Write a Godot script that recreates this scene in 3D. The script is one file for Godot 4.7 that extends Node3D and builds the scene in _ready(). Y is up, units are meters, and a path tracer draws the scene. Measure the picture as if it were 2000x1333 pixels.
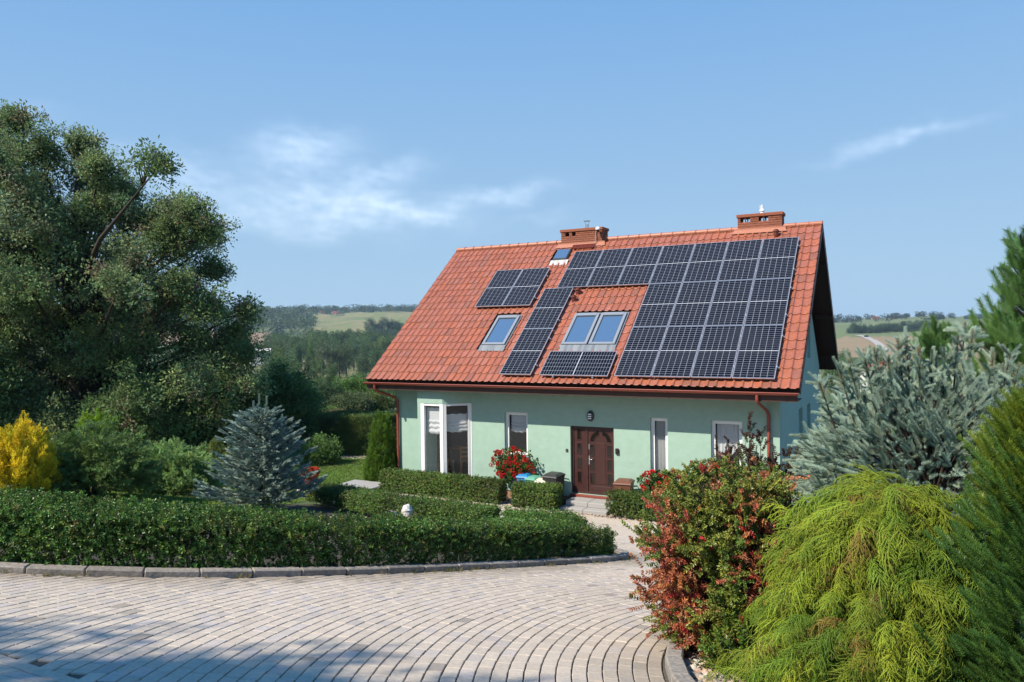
extends Node3D
# World axes: the photographer's eye is above the origin and looks along -z; y = 0 is the ground at the house.

const EYE := Vector3(0, 5.11, 0)
const AX := Vector3(0.88313, 0, 0.46913)       # along the house front
const AN := Vector3(-0.46913, 0, 0.88313)      # out of the house front
const HOUSE_AT := Vector3(-4.417, 0, -25.20)
const SLOPE := 0.69045                          # roof pitch, radians
const ISLAND := Vector2(5.0, -4.4)
var rng := RandomNumberGenerator.new()
var noise := FastNoiseLite.new()
var taken := {}
var M := {}
var house_t := Transform3D()

# ---------------------------------------------------------------- mesh building
class MB:
	var v := PackedVector3Array()
	var n := PackedVector3Array()
	var c := PackedColorArray()
	var t := PackedVector2Array()
	var i := PackedInt32Array()
	var col := Color.WHITE
	func tri(p: Vector3, q: Vector3, r: Vector3) -> void:
		var m := (q - p).cross(r - p).normalized()
		var k := v.size()
		for a in [p, q, r]:
			v.append(a); n.append(m); c.append(col); t.append(Vector2.ZERO)
		i.append(k); i.append(k + 2); i.append(k + 1)
	func quad(p: Vector3, q: Vector3, r: Vector3, s: Vector3, uv := Rect2(0, 0, 1, 1)) -> void:
		var m := (q - p).cross(s - p)
		if m.length_squared() < 1e-14:
			m = (r - q).cross(s - q)
		m = m.normalized()
		var k := v.size()
		for a in [p, q, r, s]:
			v.append(a); n.append(m); c.append(col)
		t.append(uv.position); t.append(uv.position + Vector2(uv.size.x, 0)); t.append(uv.end); t.append(uv.position + Vector2(0, uv.size.y))
		i.append_array(PackedInt32Array([k, k + 2, k + 1, k, k + 3, k + 2]))
	func vert(p: Vector3, m: Vector3) -> int:
		v.append(p); n.append(m); c.append(col); t.append(Vector2.ZERO)
		return v.size() - 1
	func box(at: Vector3, size: Vector3, b := Basis.IDENTITY) -> void:
		var h := size * 0.5
		var p := []
		for k in 8:
			p.append(at + b * Vector3(h.x if k & 1 else -h.x, h.y if k & 2 else -h.y, h.z if k & 4 else -h.z))
		quad(p[4], p[5], p[7], p[6]); quad(p[1], p[0], p[2], p[3]); quad(p[5], p[1], p[3], p[7])
		quad(p[0], p[4], p[6], p[2]); quad(p[6], p[7], p[3], p[2]); quad(p[0], p[1], p[5], p[4])
	func span(lo: Vector3, hi: Vector3) -> void:
		box((lo + hi) * 0.5, hi - lo)
	# box with bevelled edges
	func block(at: Vector3, size: Vector3, bev: float, b := Basis.IDENTITY) -> void:
		var h := size * 0.5
		var e := h - Vector3.ONE * bev
		var g := func(sx, sy, sz, ax): return at + b * Vector3(sx * (h.x if ax == 0 else e.x), sy * (h.y if ax == 1 else e.y), sz * (h.z if ax == 2 else e.z))
		for s in [-1.0, 1.0]:
			var a := [g.call(s, -1, -1, 0), g.call(s, 1, -1, 0), g.call(s, 1, 1, 0), g.call(s, -1, 1, 0)]
			var d := [g.call(-1, s, -1, 1), g.call(-1, s, 1, 1), g.call(1, s, 1, 1), g.call(1, s, -1, 1)]
			var f := [g.call(-1, -1, s, 2), g.call(1, -1, s, 2), g.call(1, 1, s, 2), g.call(-1, 1, s, 2)]
			for q in [a, d, f]:
				if s > 0: quad(q[0], q[1], q[2], q[3])
				else: quad(q[3], q[2], q[1], q[0])
		for s in [-1.0, 1.0]:
			for u in [-1.0, 1.0]:
				var w := [[g.call(s, u, -1, 0), g.call(s, u, 1, 0), g.call(s, u, 1, 1), g.call(s, u, -1, 1)],
					[g.call(-1, s, u, 1), g.call(1, s, u, 1), g.call(1, s, u, 2), g.call(-1, s, u, 2)],
					[g.call(s, -1, u, 2), g.call(s, 1, u, 2), g.call(s, 1, u, 0), g.call(s, -1, u, 0)]]
				for q in w:
					if s * u > 0: quad(q[0], q[3], q[2], q[1]) if false else _out(q, at)
					else: _out(q, at)
				for z in [-1.0, 1.0]:
					_out3([g.call(s, u, z, 0), g.call(s, u, z, 1), g.call(s, u, z, 2)], at)
	func _out(q: Array, at: Vector3) -> void:
		var m: Vector3 = (q[1] - q[0]).cross(q[3] - q[0])
		if m.dot((q[0] + q[2]) * 0.5 - at) >= 0: quad(q[0], q[1], q[2], q[3])
		else: quad(q[3], q[2], q[1], q[0])
	func _out3(q: Array, at: Vector3) -> void:
		var m: Vector3 = (q[1] - q[0]).cross(q[2] - q[0])
		if m.dot(q[0] - at) >= 0: tri(q[0], q[1], q[2])
		else: tri(q[0], q[2], q[1])
	# round bar along points
	func tube(pts: Array, radii: Array, sides := 8, cap := true) -> void:
		var rings := []
		var ref := Vector3.UP
		for k in pts.size():
			var d: Vector3 = (pts[mini(k + 1, pts.size() - 1)] - pts[maxi(k - 1, 0)]).normalized()
			if absf(d.dot(ref)) > 0.95:
				ref = Vector3.RIGHT if absf(d.x) < 0.9 else Vector3.FORWARD
			var x := ref.cross(d).normalized()
			var y := d.cross(x).normalized()
			ref = y
			var ring := []
			for s in sides:
				var a := TAU * s / sides
				var o := x * cos(a) + y * sin(a)
				ring.append(vert(pts[k] + o * radii[mini(k, radii.size() - 1)], o))
			rings.append(ring)
		for k in pts.size() - 1:
			for s in sides:
				var s2 := (s + 1) % sides
				i.append_array(PackedInt32Array([rings[k][s], rings[k + 1][s], rings[k + 1][s2], rings[k][s], rings[k + 1][s2], rings[k][s2]]))
		if cap:
			for e in [0, pts.size() - 1]:
				var mid := vert(pts[e], Vector3.ZERO)
				var d: Vector3 = (pts[e] - pts[1 if e == 0 else e - 1]).normalized()
				n[mid] = d
				for s in sides:
					var k0: int = v.size()
					vert(v[rings[e][s]], d); vert(v[rings[e][(s + 1) % sides]], d)
					i.append_array(PackedInt32Array([mid, k0, k0 + 1] if e == 0 else [mid, k0 + 1, k0]))
	# turned shape: profile of (radius, height)
	func lathe(at: Vector3, prof: Array, sides := 14, squash := Vector3.ONE) -> void:
		for k in prof.size() - 1:
			for s in sides:
				var a := TAU * s / sides
				var b := TAU * (s + 1) / sides
				var f := func(w: float, q: Vector2): return at + Vector3(cos(w) * q.x, q.y, -sin(w) * q.x) * squash
				if prof[k].x < 1e-4: tri(f.call(a, prof[k]), f.call(b, prof[k + 1]), f.call(a, prof[k + 1]))
				elif prof[k + 1].x < 1e-4: tri(f.call(a, prof[k]), f.call(b, prof[k]), f.call(a, prof[k + 1]))
				else: quad(f.call(a, prof[k]), f.call(b, prof[k]), f.call(b, prof[k + 1]), f.call(a, prof[k + 1]))
	func rock(at: Vector3, r: Vector3, no: FastNoiseLite, seed_off: float, rough := 0.25, rows := 6, cols := 9) -> void:
		var ids := []
		for y in rows + 1:
			var row := []
			for x in cols:
				var th := PI * y / rows
				var ph := TAU * x / cols
				var d := Vector3(sin(th) * cos(ph), cos(th), sin(th) * sin(ph))
				var k := 1.0 + rough * no.get_noise_3d(d.x * 60 + seed_off * 91, d.y * 60 + seed_off * 37, d.z * 60)
				row.append(at + d * r * k)
			ids.append(row)
		for y in rows:
			for x in cols:
				var x2 := (x + 1) % cols
				if y == 0: tri(ids[0][0], ids[1][x2], ids[1][x])
				elif y == rows - 1: tri(ids[y][x], ids[y][x2], ids[rows][0])
				else: quad(ids[y][x], ids[y][x2], ids[y + 1][x2], ids[y + 1][x])
	func done() -> ArrayMesh:
		var a := []
		a.resize(Mesh.ARRAY_MAX)
		a[Mesh.ARRAY_VERTEX] = v; a[Mesh.ARRAY_NORMAL] = n; a[Mesh.ARRAY_COLOR] = c; a[Mesh.ARRAY_TEX_UV] = t; a[Mesh.ARRAY_INDEX] = i
		var m := ArrayMesh.new()
		m.add_surface_from_arrays(Mesh.PRIMITIVE_TRIANGLES, a)
		return m

# ---------------------------------------------------------------- scene tree
func numbered(parent: Node, called: String) -> String:
	var key := str(parent.get_instance_id()) + called
	taken[key] = taken.get(key, -1) + 1
	return called if taken[key] == 0 else "%s_%03d" % [called, taken[key]]

func tag(o: Node, label: String, category: String, group := "") -> void:
	o.set_meta("label", label); o.set_meta("category", category)
	if group != "": o.set_meta("group", group)

func thing(called: String, label: String, category: String, at := Transform3D(), group := "") -> Node3D:
	var o := Node3D.new()
	o.name = numbered(self, called)
	o.transform = at
	add_child(o)
	tag(o, label, category, group)
	return o

func part(parent: Node, called: String, mesh: Mesh, mat: Material, at := Transform3D()) -> MeshInstance3D:
	var o := MeshInstance3D.new()
	o.name = numbered(parent, called)
	o.mesh = mesh
	o.material_override = mat
	o.transform = at
	parent.add_child(o)
	return o

func setting(called: String, mesh: Mesh, mat: Material) -> MeshInstance3D:
	var o := part(self, called, mesh, mat)
	o.set_meta("kind", "structure")
	return o

# many copies of a small mesh as one part
func spread(parent: Node, called: String, mesh: Mesh, mat: Material, at: Array, cols: Array, _stuff := true) -> MultiMeshInstance3D:
	var mm := MultiMesh.new()
	mm.transform_format = MultiMesh.TRANSFORM_3D
	mm.use_colors = true
	mm.mesh = mesh
	mm.instance_count = at.size()
	var buf := PackedFloat32Array()
	buf.resize(at.size() * 16)
	var k := 0
	for j in at.size():
		var b: Basis = at[j].basis
		var o: Vector3 = at[j].origin
		var q: Color = cols[j]
		for f in [b.x.x, b.y.x, b.z.x, o.x, b.x.y, b.y.y, b.z.y, o.y, b.x.z, b.y.z, b.z.z, o.z, q.r, q.g, q.b, 1.0]:
			buf[k] = f
			k += 1
	mm.buffer = buf
	var o := MultiMeshInstance3D.new()
	o.name = numbered(parent, called)
	o.multimesh = mm
	o.material_override = mat
	parent.add_child(o)
	o.set_meta("kind", "stuff")
	return o

# ---------------------------------------------------------------- materials (colours given as linear values)
func lin(r: float, g: float, b: float) -> Color:
	return Color(r, g, b).linear_to_srgb()

func mat(r: float, g: float, b: float, rough := 0.7, metal := 0.0) -> StandardMaterial3D:
	var m := StandardMaterial3D.new()
	m.albedo_color = lin(r, g, b)
	m.roughness = rough
	m.metallic = metal
	return m

func leafy(rough := 0.5, back := 0.5) -> StandardMaterial3D:
	var m := StandardMaterial3D.new()
	m.vertex_color_use_as_albedo = true
	m.roughness = rough
	m.metallic_specular = 0.4
	if back > 0:
		m.backlight_enabled = true
		m.backlight = lin(back, back, back)
	m.cull_mode = BaseMaterial3D.CULL_DISABLED
	return m

func noisy(freq: float, lo: Color, hi: Color, size := 256, oct := 5, sd := 1) -> NoiseTexture2D:
	var f := FastNoiseLite.new()
	f.noise_type = FastNoiseLite.TYPE_SIMPLEX_SMOOTH
	f.frequency = freq
	f.fractal_octaves = oct
	f.seed = sd
	var t := NoiseTexture2D.new()
	t.noise = f
	t.width = size; t.height = size
	t.seamless = true
	var g := Gradient.new()
	g.offsets = PackedFloat32Array([0.0, 1.0])
	g.colors = PackedColorArray([lo, hi])
	t.color_ramp = g
	return t

func grain(m: StandardMaterial3D, tex: Texture2D, scale: float, bump := 0.0, bump_tex: Texture2D = null) -> StandardMaterial3D:
	m.albedo_texture = tex
	m.uv1_triplanar = true
	m.uv1_world_triplanar = true
	m.uv1_scale = Vector3.ONE * scale
	if bump > 0:
		m.heightmap_enabled = true
		m.heightmap_scale = bump
		m.heightmap_texture = bump_tex if bump_tex else tex
	return m

# ---------------------------------------------------------------- the lie of the land
func plane_y(x: float, z: float) -> float:
	var p := 3.81 - 0.0843 * x + 0.1839 * z
	if p > 4.3: p = 4.3 + (1.0 - exp(-(p - 4.3) * 0.6)) / 0.6
	return (p + sqrt(p * p + 0.0625)) * 0.5

func profile(list: Array, r: float) -> float:
	for k in list.size() - 1:
		if r < list[k + 1].x:
			var q: float = clampf((r - list[k].x) / (list[k + 1].x - list[k].x), 0, 1)
			return lerpf(list[k].y, list[k + 1].y, q)
	return list[-1].y

var left_land := [Vector2(45, 0), Vector2(60, -0.8), Vector2(100, -5), Vector2(200, -12), Vector2(350, -14.5), Vector2(600, -8), Vector2(900, 1), Vector2(1500, 40), Vector2(2000, 62), Vector2(2600, 64), Vector2(4000, 40)]
var right_land := [Vector2(45, 0), Vector2(60, -1), Vector2(120, -7), Vector2(250, -14), Vector2(450, -11), Vector2(700, -3.5), Vector2(1000, 4), Vector2(1500, 17), Vector2(2200, 19), Vector2(4000, 10)]

func ground(x: float, z: float) -> float:
	var r := sqrt(x * x + z * z)
	var near := plane_y(x, z)
	if r < 40: return near
	var az := atan2(x, -z)
	var w := smoothstep(-0.05, 0.33, az)
	var far := lerpf(profile(left_land, r), profile(right_land, r), w)
	far += noise.get_noise_2d(x * 0.25, z * 0.25) * clampf((r - 250) * 0.009, 0, 15)
	return lerpf(near, far, smoothstep(40, 58, r))

# where the ray through a photograph pixel (2000 x 1333) meets a vertical plane that far ahead
func at_px(px: float, py: float, depth: float) -> Vector3:
	var roll := -0.0128
	var dx := (px - 1000.0) / 1463.5
	var dy := -(py - 666.5) / 1463.5
	var cx := dx * cos(roll) - dy * sin(roll)
	var cy := dx * sin(roll) + dy * cos(roll)
	var pitch := -0.0128
	var wy := cy * cos(pitch) + sin(pitch)
	var wz := cy * sin(pitch) - cos(pitch)
	return EYE + Vector3(cx, wy, wz) * (depth / -wz)

func stand(px: float, depth: float) -> Vector3:
	var p := at_px(px, 650, depth)
	return Vector3(p.x, ground(p.x, p.z), p.z)

func _ready() -> void:
	rng.seed = 20240901
	noise.seed = 7
	noise.frequency = 0.02
	noise.fractal_octaves = 4
	# camera
	var cam := Camera3D.new()
	cam.name = "camera"
	cam.fov = 48.972
	cam.near = 0.05
	cam.far = 9000
	var ro := -0.0128
	var pi := -0.0128
	var b0 := Vector3(cos(ro), sin(ro) * cos(pi), sin(ro) * sin(pi))
	var b1 := Vector3(-sin(ro), cos(ro) * cos(pi), cos(ro) * sin(pi))
	cam.transform = Transform3D(Basis(b0, b1, b0.cross(b1)), EYE)
	add_child(cam)
	# sky, sun, exposure
	var env := Environment.new()
	env.background_mode = Environment.BG_SKY
	var sm := ProceduralSkyMaterial.new()
	sm.sky_top_color = lin(0.0, 0.165, 0.50)
	sm.sky_horizon_color = lin(0.305, 0.445, 0.565)
	sm.sky_curve = 0.40
	sm.ground_bottom_color = lin(0.10, 0.12, 0.08)
	sm.ground_horizon_color = lin(0.30, 0.38, 0.44)
	sm.sun_angle_max = 18
	sm.sky_cover = clouds()
	sm.sky_cover_modulate = Color(1, 1, 1, 1)
	sm.energy_multiplier = 1.0
	var sky := Sky.new()
	sky.sky_material = sm
	env.sky = sky
	env.ambient_light_source = Environment.AMBIENT_SOURCE_SKY
	env.tonemap_mode = Environment.TONE_MAPPER_LINEAR
	env.tonemap_exposure = 1.5
	env.fog_enabled = true
	env.fog_density = 0.00012
	env.fog_light_color = Color(0.72, 0.83, 0.95)
	env.sdfgi_enabled = true
	env.ssao_enabled = true
	env.ssil_enabled = true
	var we := WorldEnvironment.new()
	we.name = "environment"
	we.environment = env
	add_child(we)
	var sun := DirectionalLight3D.new()
	sun.name = "sun"
	sun.light_energy = 1.6
	sun.light_color = Color(1.0, 0.955, 0.885)
	sun.light_angular_distance = 0.53
	sun.shadow_enabled = true
	add_child(sun)
	var flat := Vector3(-0.86, 0, 0.51).normalized()
	var to_sun := (flat + Vector3.UP * tan(deg_to_rad(46.0))).normalized()
	sun.look_at_from_position(to_sun * 60, Vector3.ZERO, Vector3.UP)

	house_t = Transform3D(Basis(AX, Vector3.UP, AN), HOUSE_AT)
	make_materials()
	make_leaves()
	build_land()
	build_drive()
	build_house()
	build_roof()
	build_front_things()
	build_garden()
	build_right_bed()
	build_left_trees()
	build_valley()

func clouds() -> ImageTexture:
	var w := 2048
	var h := 1024
	var im := Image.create_empty(w, h, false, Image.FORMAT_RGBAF)
	im.fill(Color(1, 1, 1, 0))
	var f := FastNoiseLite.new()
	f.seed = 3
	f.frequency = 0.9
	f.fractal_octaves = 5
	f.noise_type = FastNoiseLite.TYPE_SIMPLEX_SMOOTH
	# wisps of cirrus: azimuth, elevation, half length, half width (degrees), tilt, strength
	var wisps := [[-15.5, 13.3, 4.2, 1.6, -4, 0.26], [-13.0, 9.6, 7.5, 1.9, 5, 0.27], [-9.4, 11.9, 3.6, 0.9, -14, 0.18], [-7.5, 9.1, 4.5, 0.9, 6, 0.22],
		[-0.8, 10.2, 4.6, 0.75, -11, 0.20], [-24.5, 10.9, 5.5, 1.7, 10, 0.15], [27.2, 12.5, 5.2, 0.55, -9, 0.20], [-17.5, 8.2, 7.0, 1.2, 8, 0.13], [2.0, 8.6, 3.0, 0.5, -8, 0.06]]
	var all := []
	for turn in [[0.0, 0.0], [83.0, 3.0], [161.0, -1.5], [232.0, 4.0], [296.0, 1.0]]:
		for q in wisps:
			all.append([q[0] + turn[0], q[1] + turn[1], q[2], q[3], q[4], q[5]])
	for q in all:
		var reach: float = q[2] * 1.7
		var y0 := int((0.5 - (q[1] + reach * 0.6) / 180.0) * h)
		var y1 := int((0.5 - (q[1] - reach * 0.6) / 180.0) * h)
		var x0 := int((1.0 + (q[0] - reach) / 360.0) * w)
		var x1 := int((1.0 + (q[0] + reach) / 360.0) * w)
		var ca := cos(deg_to_rad(q[4]))
		var sa := sin(deg_to_rad(q[4]))
		for y in range(y0, y1 + 1):
			var el := (0.5 - (y + 0.5) / h) * 180.0
			for x in range(x0, x1 + 1):
				var az := ((x + 0.5) / w - 1.0) * 360.0
				var dx: float = az - q[0]
				var dy: float = el - q[1]
				var wob := f.get_noise_2d(az * 0.22, el * 0.4) * 1.0
				var a: float = (dx * ca - dy * sa) / q[2]
				var b: float = (dx * sa + dy * ca + wob) / q[3]
				var s := exp(-a * a * 1.6 - b * b * 1.5)
				if s < 0.015: continue
				var tex := 0.75 + 0.55 * f.get_noise_2d(az * 0.55 + el * 0.3 + 40, el * 1.8) + 0.2 * f.get_noise_2d(az * 2.6, el * 4.0 + 9)
				s *= clampf(tex, 0.0, 1.4) * q[5] * 0.85
				var xx := posmod(x, w)
				var old := im.get_pixel(xx, y)
				im.set_pixel(xx, y, Color(1, 0.97, 0.94, minf(old.a + s, 0.4)))
	return ImageTexture.create_from_image(im)

func make_materials() -> void:
	var fine := noisy(0.03, Color(0.84, 0.84, 0.84), Color(1, 1, 1), 256, 5, 11)
	var coarse := noisy(0.012, Color(0.72, 0.72, 0.70), Color(1, 1, 1), 512, 6, 12)
	var rough := noisy(0.06, Color(0, 0, 0), Color(1, 1, 1), 256, 4, 13)
	M.fine = fine
	M.coarse = coarse
	M.rough = rough
	M.stucco = grain(mat(0.318, 0.462, 0.388, 0.9), noisy(0.014, Color(0.93, 0.94, 0.93), Color(1, 1, 1), 512, 6, 21), 0.45, 0.25, rough)
	M.plinth = grain(mat(0.36, 0.20, 0.13, 0.85), fine, 3.0)
	M.white = mat(0.78, 0.79, 0.80, 0.35)
	M.white_wall = grain(mat(0.72, 0.71, 0.68, 0.9), fine, 1.0)
	M.glass = mat(0.9, 0.95, 1.0, 0.02)
	M.glass.transparency = BaseMaterial3D.TRANSPARENCY_ALPHA
	M.glass.albedo_color.a = 0.03
	M.glass.metallic_specular = 0.38
	M.dark_glass = mat(0.012, 0.010, 0.009, 0.06)
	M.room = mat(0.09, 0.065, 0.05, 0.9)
	M.room_floor = grain(mat(0.36, 0.11, 0.045, 0.45), noisy(0.02, Color(0.7, 0.65, 0.6), Color(1, 1, 1), 256, 4, 31), 2.0)
	M.orange_wood = mat(0.40, 0.17, 0.05, 0.45)
	M.blind = grain(mat(0.62, 0.66, 0.68, 0.9), fine, 6.0)
	M.blind.backlight_enabled = true
	M.blind.backlight = Color(0.6, 0.6, 0.6)
	M.door = grain(mat(0.058, 0.022, 0.019, 0.38), noisy(0.01, Color(0.85, 0.85, 0.85), Color(1, 1, 1), 256, 4, 33), 1.5)
	M.lace = grain(mat(0.36, 0.38, 0.39, 0.95), fine, 12.0)
	M.sky_glass = mat(0.13, 0.23, 0.36, 0.05, 0.5)  # opaque roof glazing; the blue of reflected sky is put into its colour
	M.pale_lead = mat(0.42, 0.42, 0.42, 0.6, 0.1)
	M.vent = mat(0.16, 0.045, 0.03, 0.55)
	M.rust = mat(0.20, 0.045, 0.028, 0.42)
	M.gutter = mat(0.26, 0.055, 0.035, 0.38)
	M.soffit = grain(mat(0.065, 0.027, 0.018, 0.6), fine, 3.0)
	M.tile = StandardMaterial3D.new()
	M.tile.vertex_color_use_as_albedo = true
	M.tile.roughness = 0.36
	M.tile = grain(M.tile, noisy(0.02, Color(0.80, 0.78, 0.77), Color(1, 1, 1), 512, 6, 41), 0.7)
	M.ridge = grain(mat(0.44, 0.155, 0.085, 0.45), fine, 2.5)
	M.lead = grain(mat(0.20, 0.23, 0.26, 0.5, 0.25), fine, 3.0)
	M.flash = grain(mat(0.46, 0.19, 0.12, 0.5), fine, 2.0)
	M.alu = mat(0.27, 0.30, 0.33, 0.42, 0.35)
	M.alu_dark = mat(0.06, 0.065, 0.07, 0.4, 0.2)
	M.steel = mat(0.60, 0.62, 0.64, 0.25, 0.9)
	M.black = mat(0.012, 0.012, 0.013, 0.5)
	M.brick = StandardMaterial3D.new()
	M.brick.vertex_color_use_as_albedo = true
	M.brick.roughness = 0.85
	M.brick = grain(M.brick, coarse, 4.0)
	M.mortar = grain(mat(0.30, 0.20, 0.16, 0.95), fine, 6.0)
	M.frame = mat(0.66, 0.68, 0.70, 0.3, 0.6)
	M.paver = StandardMaterial3D.new()
	M.paver.vertex_color_use_as_albedo = true
	M.paver.roughness = 0.88
	M.paver = grain(M.paver, noisy(0.05, Color(0.86, 0.855, 0.85), Color(1, 1, 1), 512, 5, 51), 0.9, 0.12, rough)
	M.sand = grain(mat(0.13, 0.112, 0.082, 0.95), coarse, 3.0)
	M.kerb = grain(mat(0.27, 0.25, 0.23, 0.92), noisy(0.03, Color(0.66, 0.65, 0.64), Color(1, 1, 1), 512, 6, 52), 1.3, 0.3, rough)
	M.granite = grain(mat(0.50, 0.49, 0.475, 0.75), noisy(0.12, Color(0.62, 0.62, 0.62), Color(1, 1, 1), 256, 3, 53), 2.0)
	M.stone = StandardMaterial3D.new()
	M.stone.vertex_color_use_as_albedo = true
	M.stone.roughness = 0.85
	M.stone = grain(M.stone, fine, 8.0)
	M.soil = StandardMaterial3D.new()
	M.soil.vertex_color_use_as_albedo = true
	M.soil.roughness = 0.95
	M.soil = grain(M.soil, noisy(0.02, Color(0.62, 0.64, 0.6), Color(1, 1, 1), 512, 7, 54), 0.35)
	M.bark = grain(mat(0.075, 0.055, 0.04, 0.95), noisy(0.05, Color(0.5, 0.5, 0.5), Color(1, 1, 1), 256, 5, 55), 1.2, 1.0)
	M.twig = mat(0.13, 0.085, 0.05, 0.9)
	M.leaf = leafy(0.38, 0.5)
	M.matte_leaf = leafy(0.55, 0.72)
	M.needle = leafy(0.55, 0.25)
	M.petal = leafy(0.6, 0.55)

func land_color(x: float, z: float) -> Color:
	var r := sqrt(x * x + z * z)
	var az := rad_to_deg(atan2(x, -z))
	var j := noise.get_noise_2d(x * 3.0, z * 3.0)
	var grass := Color(0.075, 0.135, 0.03).lerp(Color(0.11, 0.15, 0.04), 0.5 + j)
	if r < 40:
		var d := Vector2(x, z).distance_to(ISLAND)
		if d < 3.98: return Color(0.10, 0.07, 0.05)
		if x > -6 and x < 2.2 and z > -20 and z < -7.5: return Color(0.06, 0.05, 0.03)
		if x > 2.5: return Color(0.09, 0.09, 0.045)
		return grass
	if r < 130: return Color(0.07, 0.12, 0.03).lerp(Color(0.10, 0.12, 0.04), 0.5 + j)
	var wob := noise.get_noise_2d(x * 0.35, z * 0.35)
	var rr := r * (1.0 + 0.10 * wob)
	if az < 8:
		if rr < 260: return Color(0.09, 0.13, 0.035)
		if rr < 470: return Color(0.24, 0.20, 0.075).lerp(Color(0.15, 0.17, 0.05), clampf(0.5 + j * 2.5, 0, 1))
		if rr < 720: return Color(0.09, 0.13, 0.04)
		if az < -17.8 and rr < 1010: return Color(0.36, 0.24, 0.155)
		if az > -14.8:
			var st := sin(rr * 0.045 + wob * 5)
			if rr < 1620: return Color(0.20, 0.245, 0.075).lerp(Color(0.31, 0.27, 0.12), clampf(0.5 + st * 0.8 + j, 0, 1))
		if az < -19.5 and az > -21.5 and rr > 1500 and rr < 1700: return Color(0.34, 0.28, 0.15)
		return Color(0.07, 0.115, 0.04).lerp(Color(0.17, 0.19, 0.075), smoothstep(0.12, 0.3, noise.get_noise_2d(x * 0.9 + 300, z * 0.5)))
	if rr < 210: return Color(0.08, 0.13, 0.035)
	if rr < 330: return Color(0.13, 0.17, 0.05).lerp(Color(0.24, 0.18, 0.07), clampf(0.4 + j * 3.0, 0, 1))
	if rr < 440: return Color(0.14, 0.17, 0.055) if az < 26.2 else Color(0.36, 0.25, 0.15)
	if rr < 690: return Color(0.37, 0.26, 0.155).lerp(Color(0.33, 0.25, 0.14), 0.5 + j)
	return Color(0.165, 0.22, 0.075).lerp(Color(0.20, 0.23, 0.09), clampf(0.5 + j * 2.0, 0, 1))

func build_land() -> void:
	var azs := []
	var a := -180.0
	while a < 180.0:
		azs.append(a)
		if a >= -38.0 and a < 38.0: a += 0.25 if (a < -12 or a > 20) else 0.6
		else: a += 3.0
	azs.append(180.0)
	var rs := [0.4]
	while rs[-1] < 3900.0:
		rs.append(rs[-1] * (1.035 if rs[-1] > 6 else 1.12))
	var m := MB.new()
	var w := azs.size()
	for r in rs:
		for q in azs:
			var t := deg_to_rad(q)
			var x: float = sin(t) * r
			var z: float = -cos(t) * r
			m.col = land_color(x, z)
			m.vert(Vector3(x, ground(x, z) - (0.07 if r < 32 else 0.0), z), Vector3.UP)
	for k in rs.size() - 1:
		for q in w - 1:
			var p := k * w + q
			m.i.append_array(PackedInt32Array([p, p + w, p + w + 1, p, p + w + 1, p + 1]))
	for k in rs.size():
		for q in w:
			var k0 := maxi(k - 1, 0)
			var k1 := mini(k + 1, rs.size() - 1)
			var q0 := maxi(q - 1, 0)
			var q1 := mini(q + 1, w - 1)
			var nn := (m.v[k * w + q1] - m.v[k * w + q0]).cross(m.v[k0 * w + q] - m.v[k1 * w + q]).normalized()
			m.n[k * w + q] = nn if nn.y > 0 else -nn
	setting("ground", m.done(), M.soil)

# ---------------------------------------------------------------- driveway, kerbs
var kerb_line := [Vector2(-9.0, -6.95), Vector2(-7.5, -6.8), Vector2(-6.0, -6.76), Vector2(-4.72, -6.85), Vector2(-4.0, -7.0), Vector2(-3.3, -7.25), Vector2(-2.49, -7.70), Vector2(-1.71, -8.24),
	Vector2(-1.0, -8.82), Vector2(-0.04, -9.70), Vector2(0.68, -10.42), Vector2(1.40, -11.15), Vector2(1.74, -11.62), Vector2(1.86, -12.05), Vector2(1.72, -12.5), Vector2(1.3, -12.95)]

func along(line: Array, step: float) -> Array:
	var out := []
	var left := 0.0
	for k in line.size() - 1:
		var p: Vector2 = line[k]
		var q: Vector2 = line[k + 1]
		var d := p.distance_to(q)
		while left <= d:
			out.append([p.lerp(q, left / d), (q - p).normalized()])
			left += step
		left -= d
	return out

func smooth_line(line: Array) -> Array:
	var out := []
	for k in line.size() - 1:
		var p0: Vector2 = line[maxi(k - 1, 0)]
		var p3: Vector2 = line[mini(k + 2, line.size() - 1)]
		for s in 6:
			out.append(line[k].cubic_interpolate(line[k + 1], p0, p3, s / 6.0))
	out.append(line[-1])
	return out

func kerb_stone(p: Vector2, q: Vector2, h: float, tone: float) -> ArrayMesh:
	var m := MB.new()
	m.col = Color(tone, tone, tone)
	var y0 := plane_y(p.x, p.y) + h
	var y1 := plane_y(q.x, q.y) + h
	var a := Vector3(p.x, y0, p.y)
	var b := Vector3(q.x, y1, q.y)
	var d := (b - a)
	var x := d.normalized()
	var z := x.cross(Vector3.UP).normalized()
	var bs := Basis(x, z.cross(x), z)
	m.block((a + b) * 0.5 - bs.y * 0.15 , Vector3(d.length() - 0.008, 0.30, 0.12), 0.012, bs)
	return m.done()

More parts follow.
